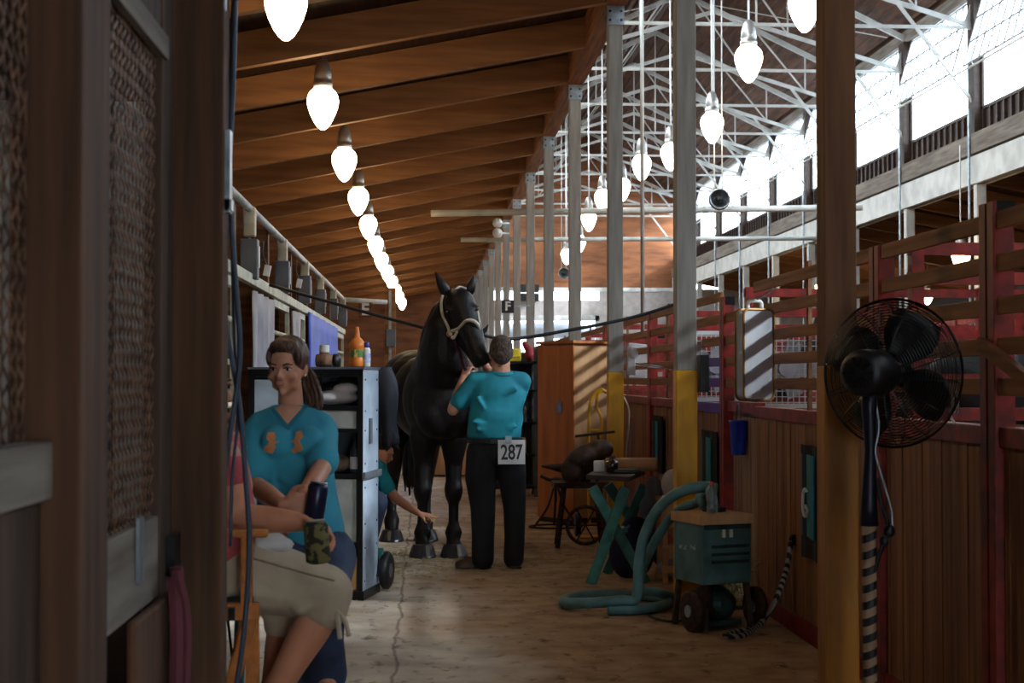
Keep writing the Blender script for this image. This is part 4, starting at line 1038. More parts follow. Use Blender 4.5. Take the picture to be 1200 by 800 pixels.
for k in range(4):
    a0 = 2 * PI * k / 4 + .5; gr = []
    for i in range(6):
        r = .05 + .2 * i / 5; wv = .10 + .55 * math.sin(PI * (.25 + .6 * i / 5)) ; gr.append([FC + Rf @ V((r * math.cos(a0 + wv * (j / 5 - .5) * 1.9), r * math.sin(a0 + wv * (j / 5 - .5) * 1.9), (j / 5 - .5) * .07)) for j in range(6)])
    MB().sheet(gr, .002).build('blade', m_blk, t, smooth=True)
MB().lathe(FC, [(0, -.07), (.04, -.06), (.045, .02), (.03, .04), (0, .045)], 20, Rf).build('hub', m_blk, t, smooth=True)
mc = FC - ax * .19
pb_ = V((P(1019, 700, mc.y + .02).x, mc.y + .02, 0))
MB().tube([mc + V((0, 0, -.04)), mc + V((.0, .0, -.14)), V((mc.x + .01, pb_.y, 1.20)), V((pb_.x, pb_.y, 1.0)), V((pb_.x, pb_.y, .92))], [.03, .028, .022, .030, .036], 12).build('neck', mat('dark blue metal', '141626', .4, .3), t, smooth=True)
MB().cyl((pb_.x, pb_.y, .04), (pb_.x, pb_.y, .94), .027, n=14).build('pole', mat('dimmed cream tape', '9a7c62', .7), t, smooth=True)  # cream tape coloured tan, the dimness by the fan painted in
ht = MB(); z = .06
while z < .88:
    n_ = 14; ra = []
    for wz in (0, .03):
        ra.append([ht.bm.verts.new((pb_.x + .0285 * math.cos(2*PI*k/n_), pb_.y + .0285 * math.sin(2*PI*k/n_), z + wz + .012 * math.cos(2*PI*k/n_))) for k in range(n_)])
    for k in range(n_): ht.bm.faces.new((ra[0][k], ra[0][(k+1) % n_], ra[1][(k+1) % n_], ra[1][k]))
    z += .062
tp = ht.build('tape_band', m_blk, t)
sld = tp.modifiers.new('thick', 'SOLIDIFY'); sld.thickness = .002
MB().lathe((pb_.x, pb_.y, 0), [(.22, 0), (.22, .015), (.20, .03), (.05, .05), (.035, .08)], 28).build('base', m_blkm, t, smooth=True)
q = lambda a, b: P(a, b, pb_.y - .02)
MB().tube(spline([q(1025, 462), q(1030, 500), q(1026, 530), q(1034, 560), q(1044, 595), q(1046, 618)], 6), .004, 6).build('power_cable', m_galv, t)
MB().tube(spline([q(1028, 560), q(1033, 590), q(1040, 610), q(1038, 630), q(1030, 650), q(1026, 668)], 6), .009, 8).ell(q(1042, 622), (.022, .02, .025)).ell(q(1036, 634), (.018, .018, .022)).build('plug', m_blk, t)

# ================================================================ locker / tack trunk
A2 = V((-.415, 10.14, 0)); an = math.radians(-13)
t = empty('tack_locker', A2, 'open grey metal tack locker with black shelves standing in the aisle', 'locker')
ux = V((-math.cos(an), -math.sin(an), 0)); ux = V((-.974, .225, 0)); uy = V((.225, .974, 0))
Rl = Matrix((-ux, uy, V((0, 0, 1)))).transposed().to_4x4()
def lk(mb, a, b):
    """a,b : (distance left, distance back, height)"""
    a, b = V(a), V(b); c = (a + b) / 2; d = [abs(q) for q in (b - a)]
    mb.box(A2 + ux * c.x + uy * c.y + V((0, 0, c.z)), d, Rl); return mb
m_lock = mat('blue grey sheet metal', 'a4b2c0', 0.5, 0.1, '7c8896', (3, 3, 5), lo=.3, hi=.7)
m_lgr = mat('grey drawer front', '8a8c88', 0.6, 0, '6e706e', (5, 5, 5))
H = 1.53
MB
lk(MB(), (0, 0, .06), (.015, .40, H)).build('side_panel', m_lock, t)
lk(MB(), (.78, 0, .06), (.795, .40, H)).build('side_panel', m_lock, t)
lk(MB(), (0, .385, .06), (.795, .40, H)).build('back_panel', m_dmach if False else m_grey, t)
lk(MB(), (-.01, -.01, H), (.80, .41, H + .015)).build('top_panel', m_grey, t)
fr = MB(); lk(fr, (0.0, -.012, .05), (.035, .0, H)); lk(fr, (.76, -.012, .05), (.795, .0, H)); lk(fr, (0, -.012, H - .05), (.795, 0, H)); lk(fr, (-.01, -.02, .0), (.81, .41, .06)); lk(fr, (.40, -.012, .05), (.42, .38, H))
fr.build('frame', m_blkm, t)
for z in (1.26, 1.11, .86 - .05, .35):
    s_ = MB(); lk(s_, (.015, -.01, z), (.40, .385, z + .025)); s_.build('shelf', m_blkm, t)
for z0_, z1_ in ((1.135, 1.255), (.385, .80)):
    d1 = lk(MB(), (.045, -.004, z0_), (.385, .02, z1_)).build('drawer_front', m_lgr, t, bevel=.003)
lk(MB(), (.43, -.005, .10), (.755, .01, 1.46)).build('door', m_lock, t, bevel=.003)
# rivets and hasps on the lit side
rv = MB()
for z in (1.46, 1.25, 1.12, .9, .74, .5, .34, .12):
    for y_ in (.05, .35): 
        c = A2 + uy * y_ + V((0, 0, z)); rv.cyl(c, c - ux * .004, .007, n=8)
rv.build('rivet', m_blkm, t)
hs = MB(); lk(hs, (-.012, .14, 1.03), (0, .20, 1.20)); hs.build('label_plate', m_grey, t)
hs = MB(); lk(hs, (-.02, -.02, .80), (0, .42, .845)); hs.build('latch', m_galv, t)
for y_ in (.36,):
    wc = A2 + uy * .47 + V((.02, 0, .14)) - ux * .02
    R_ = Matrix((uy, V((0, 0, 1)), -ux)).transposed()
    w_ob = MB().lathe(wc, [(.05, -.03), (.11, -.03), (.13, -.015), (.13, .015), (.11, .03), (.05, .03)], 24, R_).build('wheel', m_blk, t, smooth=True)
    MB().lathe(wc, [(0, -.032), (.05, -.032), (.05, .032), (0, .032)], 14, R_).build('hub', m_galv, w_ob)
lk(MB(), (-.03, .41, .1), (.2, .43, .30)).build('wheel_bracket', m_teal, t)
# shelf contents
def L3(x, y, z): return A2 + ux * x + uy * y + V((0, 0, z))
tag(MB().ell(L3(.22, .10, 1.34), (.16, .08, .05)).ell(L3(.14, .08, 1.40), (.09, .06, .04)).build('folded_towels', m_lt, origin=L3(.2, .1, 1.29), remesh=.012), 'white rolled towel with a dark lid on the top shelf of the locker', 'towel')
tag(MB().ell(L3(.28, .2, 1.40), (.08, .07, .05)).ell(L3(.14, .2, 1.42), (.06, .06, .05)).ell(L3(.2, .22, 1.44), (.05, .06, .05)).build('halter_bundle', m_blk, origin=L3(.2, .2, 1.35), remesh=.012), 'dark bundle of straps at the back of the locker top shelf', 'straps')
c = L3(.07, .06, .835); tb = empty('spray_bottle', c, 'dark bottle with a pale label standing on the middle shelf of the locker', 'bottle')
MB().lathe(c, [(.033, 0), (.036, .01), (.036, .15), (.025, .18), (.012, .2), (.012, .25)], 18).build('bottle', mat('dark blue bottle', '18202e', .3), tb, smooth=True)
MB().lathe(c, [(.0365, .03), (.0372, .031), (.0372, .11), (.0365, .111)], 18).build('label', m_lt, tb)
tag(MB().ell(L3(.24, .12, .88), (.11, .10, .05)).ell(L3(.18, .08, .90), (.07, .06, .06)).ell(L3(.33, .1, .92), (.06, .08, .09)).build('crumpled_bag', mat('brown paper', '7c6a5c', .9, 0, '3c2a2c', (14, 14, 14), bump=.8), origin=L3(.24, .1, .84), remesh=.012), 'crumpled brown bag on the middle shelf of the locker', 'bag')
tag(MB().ell(L3(.2, .2, .22), (.16, .14, .15)).ell(L3(.3, .15, .16), (.08, .12, .1)).build('black_bag', m_blackc, origin=L3(.2, .2, .07), remesh=.015), 'black bag in the bottom of the locker', 'bag')
tag(lk(MB(), (.05, .03, .062), (.13, .12, .27)).build('carton', w_plyl, origin=L3(.09, .07, .06), bevel=.004), 'small tan carton in the bottom corner of the locker', 'carton')
# on top
zt2 = H + .0155
def L4(px, Y=None, y=.15):
    # point on the locker top at a pixel column
    x = (A2.x + uy.x * y - (px - 499) / 1780 * (A2.y + uy.y * y)) / (-(ux.x) + (px - 499) / 1780 * ux.y) ; return L3(x, y, zt2)
c = L4(419, y=.12); tb = empty('spray_bottle', c, 'big orange bottle with a tall nozzle on top of the locker', 'bottle')
MB().lathe(c, [(.048, 0), (.054, .008), (.055, .05), (.050, .06), (.050, .12), (.055, .13), (.054, .155), (.035, .185), (.018, .20), (.016, .235), (.010, .27)], 20).build('bottle', mat('orange plastic', 'd4762c', .4), tb, smooth=True)
MB().lathe(c, [(.0515, .065), (.0525, .068), (.0525, .112), (.0515, .115)], 20).build('label', mat('green and orange label', '4f7a3c', .6, 0, 'd8b060', (30, 30, 9), lo=.45, hi=.5), tb)
c = L4(430, y=.12); tb = empty('spray_bottle', c, 'white bottle with a blue cap beside the orange one on the locker', 'bottle')
MB().lathe(c, [(.023, 0), (.026, .005), (.026, .115), (.018, .13)], 16).build('bottle', m_letter, tb, smooth=True)
MB().lathe(c, [(.018, .13), (.0185, .131), (.017, .165), (.012, .168)], 14).build('cap', mat('dark blue plastic', '1c2a7a', .4), tb, smooth=True)
MB().lathe(c, [(.0262, .03), (.027, .031), (.027, .09), (.0262, .091)], 16).build('label', mat('blue label', '5a78c0', .5, 0, 'c8ccd8', (30, 30, 30)), tb)
c = L4(381, y=.12); tb = empty('pill_tub', c, 'upright brown jar with a white lid on top of the locker', 'jar')
MB().lathe(c, [(.030, 0), (.033, .005), (.033, .10)], 16).build('jar', mat('brown jar', '6a4a38', .4), tb, smooth=True)
MB().lathe(c, [(.034, .10), (.034, .145), (.032, .148)], 16).build('lid', m_letter, tb)
c = L4(384, y=.06) + V((0, 0, .043)); tb = empty('bandage_roll', c, 'tan bandage roll lying beside the white-lidded jar on the locker', 'roll')
MB().cyl(c - ux * -.07, c - ux * .05, .043, n=18).build('roll', mat('tan wrap', '8a6c54', .8, 0, '5e4636', (40, 5, 5)), tb, smooth=True)
MB().cyl(c - ux * .051, c - ux * .085, .046, n=18).build('core', m_blk, tb, smooth=True)
# coat hanging on the locker's far side
cp = P(452, 470, 10.75)
gr = []
for i in range(13):
    q = i / 12; row = []
    for j in range(15):
        u = j / 14 * 2 * PI
        w1 = .045 + .040 * math.sin(PI * min(1, q * 1.15 + .12)) * (1 - .35 * q); fold = (.008 + .012 * q) * math.sin(u * 5 + q * 5) + .006 * math.sin(u * 3 + q * 9)
        row.append(cp + V((-.03 + .07 * q + (w1 + fold) * math.cos(u), (w1 * .8 + fold) * math.sin(u), .24 - .56 * q - .03 * math.sin(u * 2) * q)))
    gr.append(row)
co = MB().sheet(gr, .006).build('hanging_jacket', mat('black jacket', '2a2c38', .6, bump=.5, scale=(9, 9, 9)), origin=cp, smooth=True)
tag(co, 'black jacket hanging on the far side of the locker', 'jacket')

# far clutter: shelf, tack boxes and panels
c = V((1.05, 19.0, 0)); t = empty('shelf_rack', c, 'dark steel shelf rack far behind the man', 'shelf')
for x in (.66, 1.34):
    for y in (18.8, 19.2): MB().span((x, y, 0), (x + .05, y + .05, 1.85)).build('upright', m_grey, t)
for z in (.1, .5, .9, 1.3, 1.65): MB().span((.66, 18.8, z), (1.39, 19.25, z + .03)).build('shelf', m_blkm, t)
MB().span((.66, 19.22, .1), (1.39, 19.25, 1.8)).build('back_panel', m_blk, t)
MB().span((1.40, 18.7, 0), (1.52, 18.8, 1.85)).build('end_panel', m_galv, t)
rnd = random.Random(9)
for i, (x, z, col, lb) in enumerate([(.95, 1.33, 'b07a48', 'tan can'), (1.1, 1.33, '8a2a2a', 'dark red can'), (1.2, .93, '5a5a60', 'grey can'), (.9, .53, 'b8935a', 'straw coloured can'), (1.2, .53, '9a7a50', 'brown can'), (1.1, .13, '6a6458', 'dull can')]):
    MBc = MB().lathe((x, 18.95, z), [(.05, 0), (.055, .01), (.055, .16), (.045, .18), (.045, .2)], 14)
    tag(MBc.build('storage_can', mat('can ' + col, col, .5), origin=(x, 18.95, z), smooth=True), lb + ' on the dark steel rack behind the man', 'can', 'cans on the steel rack')
tag(MB().box((1.12, 19.0, 1.76), (.14, .12, .16)).box((1.12, 18.93, 1.78), (.10, .02, .10)).build('yellow_box', mat('yellow card', 'd8c02a', .6), origin=(1.12, 19, 1.68), bevel=.01), 'small yellow box on top of the steel rack right of the man', 'box')
tag(MB().ell((1.30, 19.0, 1.76), (.07, .08, .08)).cap((1.24, 19, 1.9), (1.32, 19, 1.78), .04, .06).build('red_bundle', mat('red cloth', '8a2a2c', .8), origin=(1.3, 19, 1.7), remesh=.012), 'dark red bundle on top of the steel rack right of the man', 'bundle')
c = V((.25, 23.0, 0)); t = empty('tack_chest', c, 'pale wooden chest seen between the horse legs', 'chest')
MB().span((-.35, 22.7, .03), (.62, 23.3, .52)).build('body', w_plyl, t, bevel=.008)
MB().span((-.38, 22.67, .52), (.65, 23.33, .60)).build('lid', w_plyl, t, bevel=.01)
MB().span((.10, 22.66, .45), (.20, 22.69, .54)).build('latch', m_galv, t)
c = V((-.2, 26, 0)); t = empty('tack_chest', c, 'pale wooden chest farther back behind the horse, taller', 'chest')
MB().span((-.6, 25.8, .03), (.75, 26.3, .80)).build('body', w_plyl, t, bevel=.008)
MB().span((-.63, 25.77, .80), (.78, 26.33, .88)).build('lid', w_plyl, t, bevel=.01)
# ================================================================ bodies
def head_mesh(mb, c, yw, pt, k=1.0, roll=0.0, fem=False):
    j = .82 if fem else 1.0
    """c: middle of the head at eye height, facing -Y turned by yw (positive = to image right)"""
    R = Matrix.Rotation(yw, 3, 'Z') @ Matrix.Rotation(pt, 3, 'X') @ Matrix.Rotation(roll, 3, 'Y')
    T = lambda x, y, z: V(c) + R @ (V((x, y, z)) * k)
    mb.ell(T(0, .018, .035), [.074 * k, .092 * k, .088 * k], R)
    mb.ell(T(0, -.012, -.015), [.064 * k, .076 * k, .085 * k], R)
    mb.ell(T(0, -.028, -.064), [.046 * k * j, .050 * k, .044 * k], R)
    mb.ell(T(0, -.068, -.092), [.020 * k * j, .016 * k, .016 * k], R)            # chin
    for s in (-1, 1):
        mb.ell(T(s * .038, -.055, -.030), [.024 * k, .022 * k, .022 * k], R)   # cheeks
        mb.ell(T(s * .042 * j, -.020, -.066), [.026 * k * j, .036 * k, .024 * k], R)   # jaw
        mb.ell(T(s * .073, .016, -.010), [.009 * k, .019 * k, .031 * k], R @ Matrix.Rotation(s * -.25, 3, 'Z'))
        mb.ell(T(s * .030, -.072, .018), [.022 * k, .012 * k, .008 * k], R)    # brow
    mb.cap(T(0, -.082, .008), T(0, -.102, -.026), .008 * k * j, .0118 * k * j)         # nose
    for s in (-1, 1): mb.ell(T(s * .010, -.096, -.030), [.008 * k, .010 * k, .007 * k], R)
    mb.ell(T(0, -.080, -.055), [.022 * k, .013 * k, .012 * k], R)
    return T, R
def face_bits(par, T, R, k, m_lip, m_brow):
    e = []
    for s in (-1, 1):
        ey = MB().ell(T(s * .030, -.0725, .001), [.0135 * k, .009 * k, .0085 * k], R).build('eye', m_eye, par, smooth=True)
        MB().ell(T(s * .030 + .0, -.0795, .001), [.0062 * k, .004 * k, .0066 * k], R).build('iris', m_iris, ey, smooth=True)
        MB().tube([T(s * .014, -.0815, .006), T(s * .030, -.0845, .0105), T(s * .046, -.074, .005)], .0022 * k, 6).build('eyelid', m_brow, par)
        MB().tube([T(s * .013, -.0855, .019), T(s * .030, -.086, .025), T(s * .050, -.070, .020)], [.003 * k, .0034 * k, .002 * k], 6).build('eyebrow', m_brow, par)
    MB().cap(T(-.017, -.088, -.053), T(.017, -.088, -.053), .0048 * k, .0048 * k).cap(T(-.013, -.0895, -.060), T(.013, -.0895, -.060), .0058 * k, .0058 * k).build('lips', m_lip, par, smooth=True)
m_eye = mat('eye white', 'd8d0cc', .25); m_iris = mat('dark iris', '2a1c16', .2)
m_lip = mat('lip skin', 'ac6c5c', .45); m_brow = mat('brown brow hair', '3c281c', .8)

def hand(mb, w, d, n, side, curl=(20, 35, 30), th=(.5, .6), k=1.0, spread=.0):
    """w wrist point, d direction of fingers, n palm normal (fingers curl to it), side: towards the thumb"""
    d = V(d).normalized(); n = V(n); n = (n - d * n.dot(d)).normalized(); s = V(side); s = (s - d * s.dot(d) - n * s.dot(n)).normalized()
    c = V(w) + d * .045 * k
    L4_ = (.078, .086, .080, .064); r4 = (.0088, .009, .0086, .0076)
    for i in range(4):
        o = s * (.030 - .020 * i) * k
        kn = V(w) + d * (.088 - .004 * abs(i - 1)) * k + o
        mb.cap(V(w) + o * .6 + d * .012 * k, kn, .015 * k, .0125 * k)
        a = 0; p = kn; seg = [L4_[i] * .46, L4_[i] * .30, L4_[i] * .26]
        for j in range(3):
            a += math.radians(curl[j] + i * 3)
            dd = d * math.cos(a) + n * math.sin(a) + s * spread * (1.5 - i) * .1
            q = p + dd * seg[j] * k; mb.cap(p, q, (r4[i] - .0006 * j) * k, (r4[i] - .0006 * (j + 1)) * k); p = q
    b = V(w) + d * .022 * k + s * .022 * k + n * .004
    q = b + (s * .75 + d * .55 + n * th[0] * .6).normalized() * .042 * k
    r = q + (s * (.45 - th[1] * .5) + d * .8 + n * th[0]).normalized() * .030 * k
    u = r + (s * (.2 - th[1] * .6) + d * .8 + n * th[0]).normalized() * .026 * k
    mb.cap(b, q, .0145 * k, .0115 * k).cap(q, r, .011 * k, .0098 * k).cap(r, u, .0098 * k, .008 * k)

# ---------------------------------------------------------------- man in the teal polo, seen from behind
Ym = 11.75
pm = lambda px, py, dy=0.0: P(px, py, Ym + dy)
root = empty('person', (pm(578, 660).x, Ym, 0), 'man seen from behind in teal polo and black trousers with number 287 at his belt', 'person')
body = MB()
hc = pm(587, 414, -.0)
T, R = head_mesh(body, hc + V((0, 0, .0)), PI + .05, -.05, 1.13)
body.cap(pm(587, 428, .02), pm(587, 445, .02), .070, .080)
body.chain([(pm(584, 458), .09), (pm(582, 480), .105), (pm(580, 510), .11)])
body.cap(pm(566, 453), pm(603, 453), .055, .055)
# left arm (image left): shoulder, elbow, wrist
LS, LE, LW = pm(557, 447), pm(531, 480, .02), pm(543, 443, .36)
RS, RE, RW = pm(611, 447), pm(602, 478, .32), pm(569, 428, .42)
body.chain([(LS, .062), ((LS + LE) / 2, .054), (LE, .046), (LE * .6 + LW * .4, .045), (LW, .030)])
body.chain([(RS, .062), ((RS + RE) / 2, .054), (RE, .046), (RE * .6 + RW * .4, .045), (RW, .030)])
hand(body, LW, V((.35, .35, .85)), V((.6, .8, 0)), V((.8, -.2, .3)), (30, 45, 35))
hand(body, RW, V((-.15, .25, .95)), V((-.6, .8, 0)), V((-.8, -.2, .3)), (25, 40, 35))
# legs
for hx, kx, ax_, fx, dy in ((568, 562, 563, 560, 0.0), (597, 603, 603, 602, .02)):
    body.chain([(pm(hx, 530), .085), (pm(kx + (1 if hx < 580 else -1), 562), .075), (pm(kx + 2, 595), .055), (V((pm(ax_ + 2, 0).x, Ym + dy, .10)), .042)])
    body.cap(V((pm(ax_, 0).x, Ym + dy, .06)), V((pm(fx, 0).x, Ym + dy + .14, .05)), .04, .035)
body.build('body', m_skin, root, remesh=.0075, sm=3)
hr = MB().ell(T(0, .028, .045), [.090, .104, .096], R).ell(T(0, .060, -.005), [.078, .066, .080], R).ell(T(0, -.01, .072), [.074, .078, .060], R)
for s in (-1, 1): hr.ell(T(s * .055, .03, .01), [.032, .055, .055], R)
m_hair = mat('short brown grey hair', '5a483c', .8, 0, '2e231d', (90, 90, 40), bump=1.0, lo=.4, hi=.6)
hr.build('hair', m_hair, root, remesh=.008, sm=2)
# polo
m_polo = mat('teal polo cloth', '15808f', .8, 0, '116c7c', (5, 5, 5), bump=.5, bscale=4.5)
s_ = MB()
s_.ell(pm(583, 462, .0), (.225, .135, .19)).ell(pm(581, 490, .0), (.215, .15, .20)).ell(pm(584, 452, .0), (.20, .11, .10))
s_.tube([pm(580, 470), pm(579, 490), pm(579, 513)], [.19, .205, .212], 28) if False else None
prof = [(447, 588, .12, .10), (452, 586, .20, .115), (462, 584, .215, .125), (478, 582, .205, .135), (495, 580, .208, .145), (508, 579, .212, .150), (513, 579, .208, .148)]
rg = []
for (py, px, rx, ry_) in prof:
    c = pm(px, py); rg.append([s_.bm.verts.new((c.x + rx * math.cos(a), c.y + ry_ * math.sin(a), c.z)) for a in [2 * PI * k / 28 for k in range(28)]])
for a, b in zip(rg, rg[1:]):
    for k in range(28): s_.bm.faces.new((a[k], a[(k+1) % 28], b[(k+1) % 28], b[k]))
s_.bm.faces.new(rg[0][::-1]); s_.bm.faces.new(rg[-1])
s_.chain([(pm(566, 447), .085), (LS, .078), (LS * .55 + LE * .45, .074), (LS * .30 + LE * .70, .076)])
s_.chain([(pm(602, 447), .085), (RS, .078), (RS * .5 + RE * .5, .074), (RS * .3 + RE * .7, .074)])
# cloth folds
for (a, b, r) in [((556, 494), (600, 504), .020), ((560, 503), (606, 500), .020), ((560, 466), (568, 480), .016), ((604, 456), (590, 462), .02)]:
    a3, b3 = pm(*a, -.124), pm(*b, -.124); s_.cap(a3, b3, r, r * .6)
s_.build('polo_shirt', m_polo, root, remesh=.011, sm=4)
cb = MB(); ccn = pm(588, 436, .0)
cb.tube([ccn + V((.082 * math.cos(a), .078 * math.sin(a), .012 * math.sin(a) - .008)) for a in [2 * PI * k / 24 for k in range(24)]], .018, 8, closed=True)
cb.build('collar', mat('teal collar', '147886', .8), root, smooth=True)
# trousers, belt, boots
m_trou = mat('black trousers cloth', '121318', .85, 0, '0c0d10', (4, 4, 4), bump=.5, bscale=7)
tr = MB().ell(pm(580, 526), (.205, .15, .14))
tr.ell(pm(566, 535), (.12, .13, .14)).ell(pm(596, 535), (.115, .13, .14))
zf = lambda x, dy: V((x, Ym + dy, .075))
tr.chain([(pm(566, 530), .130), (pm(563, 558), .122), (pm(566, 595), .098), (pm(566, 630), .088), (zf(pm(566, 0).x, .0), .088)])
tr.chain([(pm(597, 530), .125), (pm(600, 558), .110), (pm(603, 595), .088), (pm(603, 630), .080), (zf(pm(602, 0).x, .02), .080)])
tr.build('trousers', m_trou, root, remesh=.011, sm=3)
MB().lathe(pm(580, 516), [(.212, -.02), (.216, -.018), (.216, .018), (.212, .02)], 32).build('belt', m_blk, root) 
[setattr(o, 'scale', (1, .72, 1)) for o in root.children if False]
bb = [o for o in root.children if o.name.startswith('belt')][0]
for v in bb.data.vertices: v.co.y *= .72
m_boot = mat('brown boot leather', '4a2e1e', .5, 0, '2e1c12', (12, 12, 12))
bo = MB().cap(zf(pm(566, 0).x, .02) + V((0, 0, -.02)), V((pm(549, 0).x, Ym + .04, .05)), .052, .042).ell(V((pm(544, 0).x, Ym + .04, .035)), (.07, .05, .035)).box((pm(555, 0).x, Ym + .03, .012), (.28, .09, .022)); bo.build('boot', m_boot, root, remesh=.009, sm=2)
x_ = pm(603, 0).x; bo = MB().cap(V((x_, Ym + .02, .06)), V((x_ + .015, Ym + .17, .045)), .050, .04).box((x_ + .01, Ym + .09, .012), (.09, .27, .022)).ell((x_ + .02, Ym + .20, .04), (.045, .06, .035)); bo.build('boot', m_boot, root, remesh=.009, sm=2)
# number card with its clip
nc = pm(599.5, 529.5, -.185); card = MB().box(nc, (.207, .004, .185), (math.radians(-3), 0, math.radians(0))).build('number_card', mat('white card', 'e8e9ec', .6), root)
text('digits', '287', .160, nc + V((0, -.012, -.006)), (PI / 2 - .05, math.radians(-1), 0), m_blk, card, .70, .0026, .001)
MB().box(nc + V((-.025, -.008, .095)), (.05, .02, .055)).cyl(nc + V((-.025, -.03, .09)), nc + V((-.025, .0, .09)), .018, n=14).build('clip', m_galv, root, bevel=.003)

# ---------------------------------------------------------------- horses
def horse_parts(J, name_loc, label, pose_voxel=.016, halter=True, rest=True):
    root = empty('horse', name_loc, label, 'horse'); b = MB()
    for ch in J['chains']: b.chain(ch)
    for e in J['ells']: b.ell(*e)
    body = b.build('body', m_horse, root, remesh=pose_voxel, sm=5)
    return root, body
Yf, Yr = 12.65, 13.85
H_ = lambda px, py, Y: P(px, py, Y)
ch = []
# hind legs
rx1, rx2 = H_(460, 0, Yr).x, H_(500, 0, Yr).x
fx1, fx2 = H_(496, 0, Yf).x, H_(532, 0, Yf).x
bx = lambda q: -.12 + (.17 - -.12) * q      # spine x from rump (0) to chest (1)
ysp = lambda q: Yr + .12 + (12.35 - Yr - .12) * q
def S_(q, z, dx=0): return V((bx(q) + dx, ysp(q), z))
for x, s in ((rx1, -1), (rx2, 1)):
    ch.append([(V((x * .75 - .03, Yr - .05, 1.18)), .21), (V((x, Yr - .12, .92)), .14), (V((x, Yr + .10, .62)), .085), (V((x, Yr + .16, .56)), .072), (V((x, Yr + .10, .40)), .048), (V((x, Yr + .06, .26)), .046), (V((x, Yr + .03, .18)), .074), (V((x, Yr - .02, .10)), .062)])
for x in (fx1, fx2):
    ch.append([(V((x * .6 + .07, Yf - .02, 1.22)), .17), (V((x * .96 + .01, Yf - .04, .98)), .125), (V((x, Yf, .76)), .076), (V((x, Yf - .01, .62)), .068), (V((x, Yf - .015, .55)), .082), (V((x, Yf - .01, .50)), .074), (V((x, Yf + .01, .43)), .046), (V((x, Yf + .01, .28)), .043), (V((x, Yf, .19)), .074), (V((x, Yf - .03, .13)), .056), (V((x, Yf - .05, .08)), .072)])
ells = [(S_(.10, 1.42), (.33, .38, .31)), (S_(.30, 1.36), (.34, .42, .36)), (S_(.55, 1.30), (.35, .42, .38)), (S_(.80, 1.30), (.31, .36, .38)), (S_(.95, 1.27), (.27, .25, .30)),
        (S_(.78, 1.55), (.14, .32, .20)), (S_(1.0, 1.18, -.10), (.15, .16, .20)), (S_(1.0, 1.18, .12), (.15, .16, .20)), (S_(0.0, 1.32), (.28, .22, .28))]
# neck: poll in front/up
poll = H_(536, 348, 12.15)
nk = [(S_(.85, 1.48), .27), (S_(.98, 1.52, -.02), .235), (H_(518, 415, 12.25), .195), (H_(520, 385, 12.18), .150), (H_(528, 358, 12.16), .105)]
ch.append(nk)
ch.append([(H_(508, 425, 12.5), .15), (H_(508, 395, 12.4), .11), (H_(518, 365, 12.28), .09)])
# head: poll -> forehead -> muzzle, pointing down, to the right and at the camera
fh = H_(539, 356, 12.02); mz = H_(562, 418, 11.80)
ch.append([(H_(535, 352, 12.12), .11), (fh, .125), (H_(548, 378, 11.95), .108), (H_(556, 400, 11.88), .086), (mz, .076)])
ch.append([(H_(532, 372, 12.12), .105), (H_(539, 388, 12.05), .085), (H_(551, 408, 11.95), .060), (H_(560, 424, 11.88), .048)])   # jaw
ells += [(H_(563, 420, 11.80), (.084, .07, .058)), (H_(560, 426, 11.84), (.05, .05, .035)), (H_(545, 362, 11.97), (.075, .06, .07))]
for (x, y) in ((527, 363), (557, 360)): ells.append((H_(x, y, 11.93), (.034, .03, .024)))
hroot, hbody = horse_parts({'chains': ch, 'ells': ells}, (0, 13.2, 0), 'tall black draft horse in a pale halter standing in the aisle facing the camera')
# ears
def ear(base, tip, w, nm='ear', par=None):
    base, tip = V(base), V(tip); d = (tip - base); pts = []; rs = []
    for q, r in ((0, .65), (.2, 1.0), (.5, .85), (.8, .42), (1, .06)): pts.append(base + d * q); rs.append(w * r)
    o = MB().tube(pts, rs, 12).build(nm, m_horse, par, smooth=True); return o
ear(H_(524, 346, 12.12), H_(510, 318, 12.12), .046, par=hroot); ear(H_(549, 345, 12.12), H_(556, 321, 12.15), .044, par=hroot)
# hooves, mane, tail, eyes, nostrils
for x, Y in ((rx1, Yr - .05), (rx2, Yr - .05), (fx1, Yf - .10), (fx2, Yf - .10)):
    hf = MB(); rings = [(.115, .0, -.03), (.112, .02, -.025), (.088, .085, .015), (.076, .105, .02)]; g_ = []
    for r, z, dy in rings: g_.append([hf.bm.verts.new((x + r * math.cos(a), Y + .02 + dy + r * 1.1 * math.sin(a), z)) for a in [2 * PI * k / 20 for k in range(20)]])
    for a, b in zip(g_, g_[1:]):
        for k in range(20): hf.bm.faces.new((a[k], a[(k+1) % 20], b[(k+1) % 20], b[k]))
    hf.bm.faces.new(g_[0][::-1]); hf.bm.faces.new(g_[-1]); hf.build('hoof', m_hoof, hroot, smooth=False, bevel=.006)
tl = MB(); rnd = random.Random(3)
for k in range(26):
    a = rnd.uniform(0, 2 * PI); r = rnd.uniform(.0, .06); w_ = rnd.uniform(.6, 1.2); bx0 = -.12
    tl.tube(spline([V((bx0, Yr + .36, 1.48)), V((bx0 + r * math.cos(a), Yr + .46, 1.25)), V((bx0 + w_ * .10 * math.cos(a), Yr + .44 + r, .85)), V((bx0 + .09 * math.cos(a) * w_, Yr + .40, .45 + rnd.uniform(-.08, .05)))], 4), [.03] * 5 + [.024] * 5 + [.014] * 2 + [.006], 6)
tl.build('tail', m_horse, hroot, smooth=True)
mn = MB()
for k in range(18):
    q = k / 17; a = H_(531, 345, 12.2) * (1 - q) + H_(500, 420, 12.75) * q
    mn.tube(spline([a, a + V((-.05, .02, -.01)), a + V((-.07, .0, -.10 - .06 * rnd.random()))], 3), [.016, .016, .015, .014, .01, .008, .004], 5)
mn.build('mane', m_horse, hroot, smooth=True)
fl_ = MB()
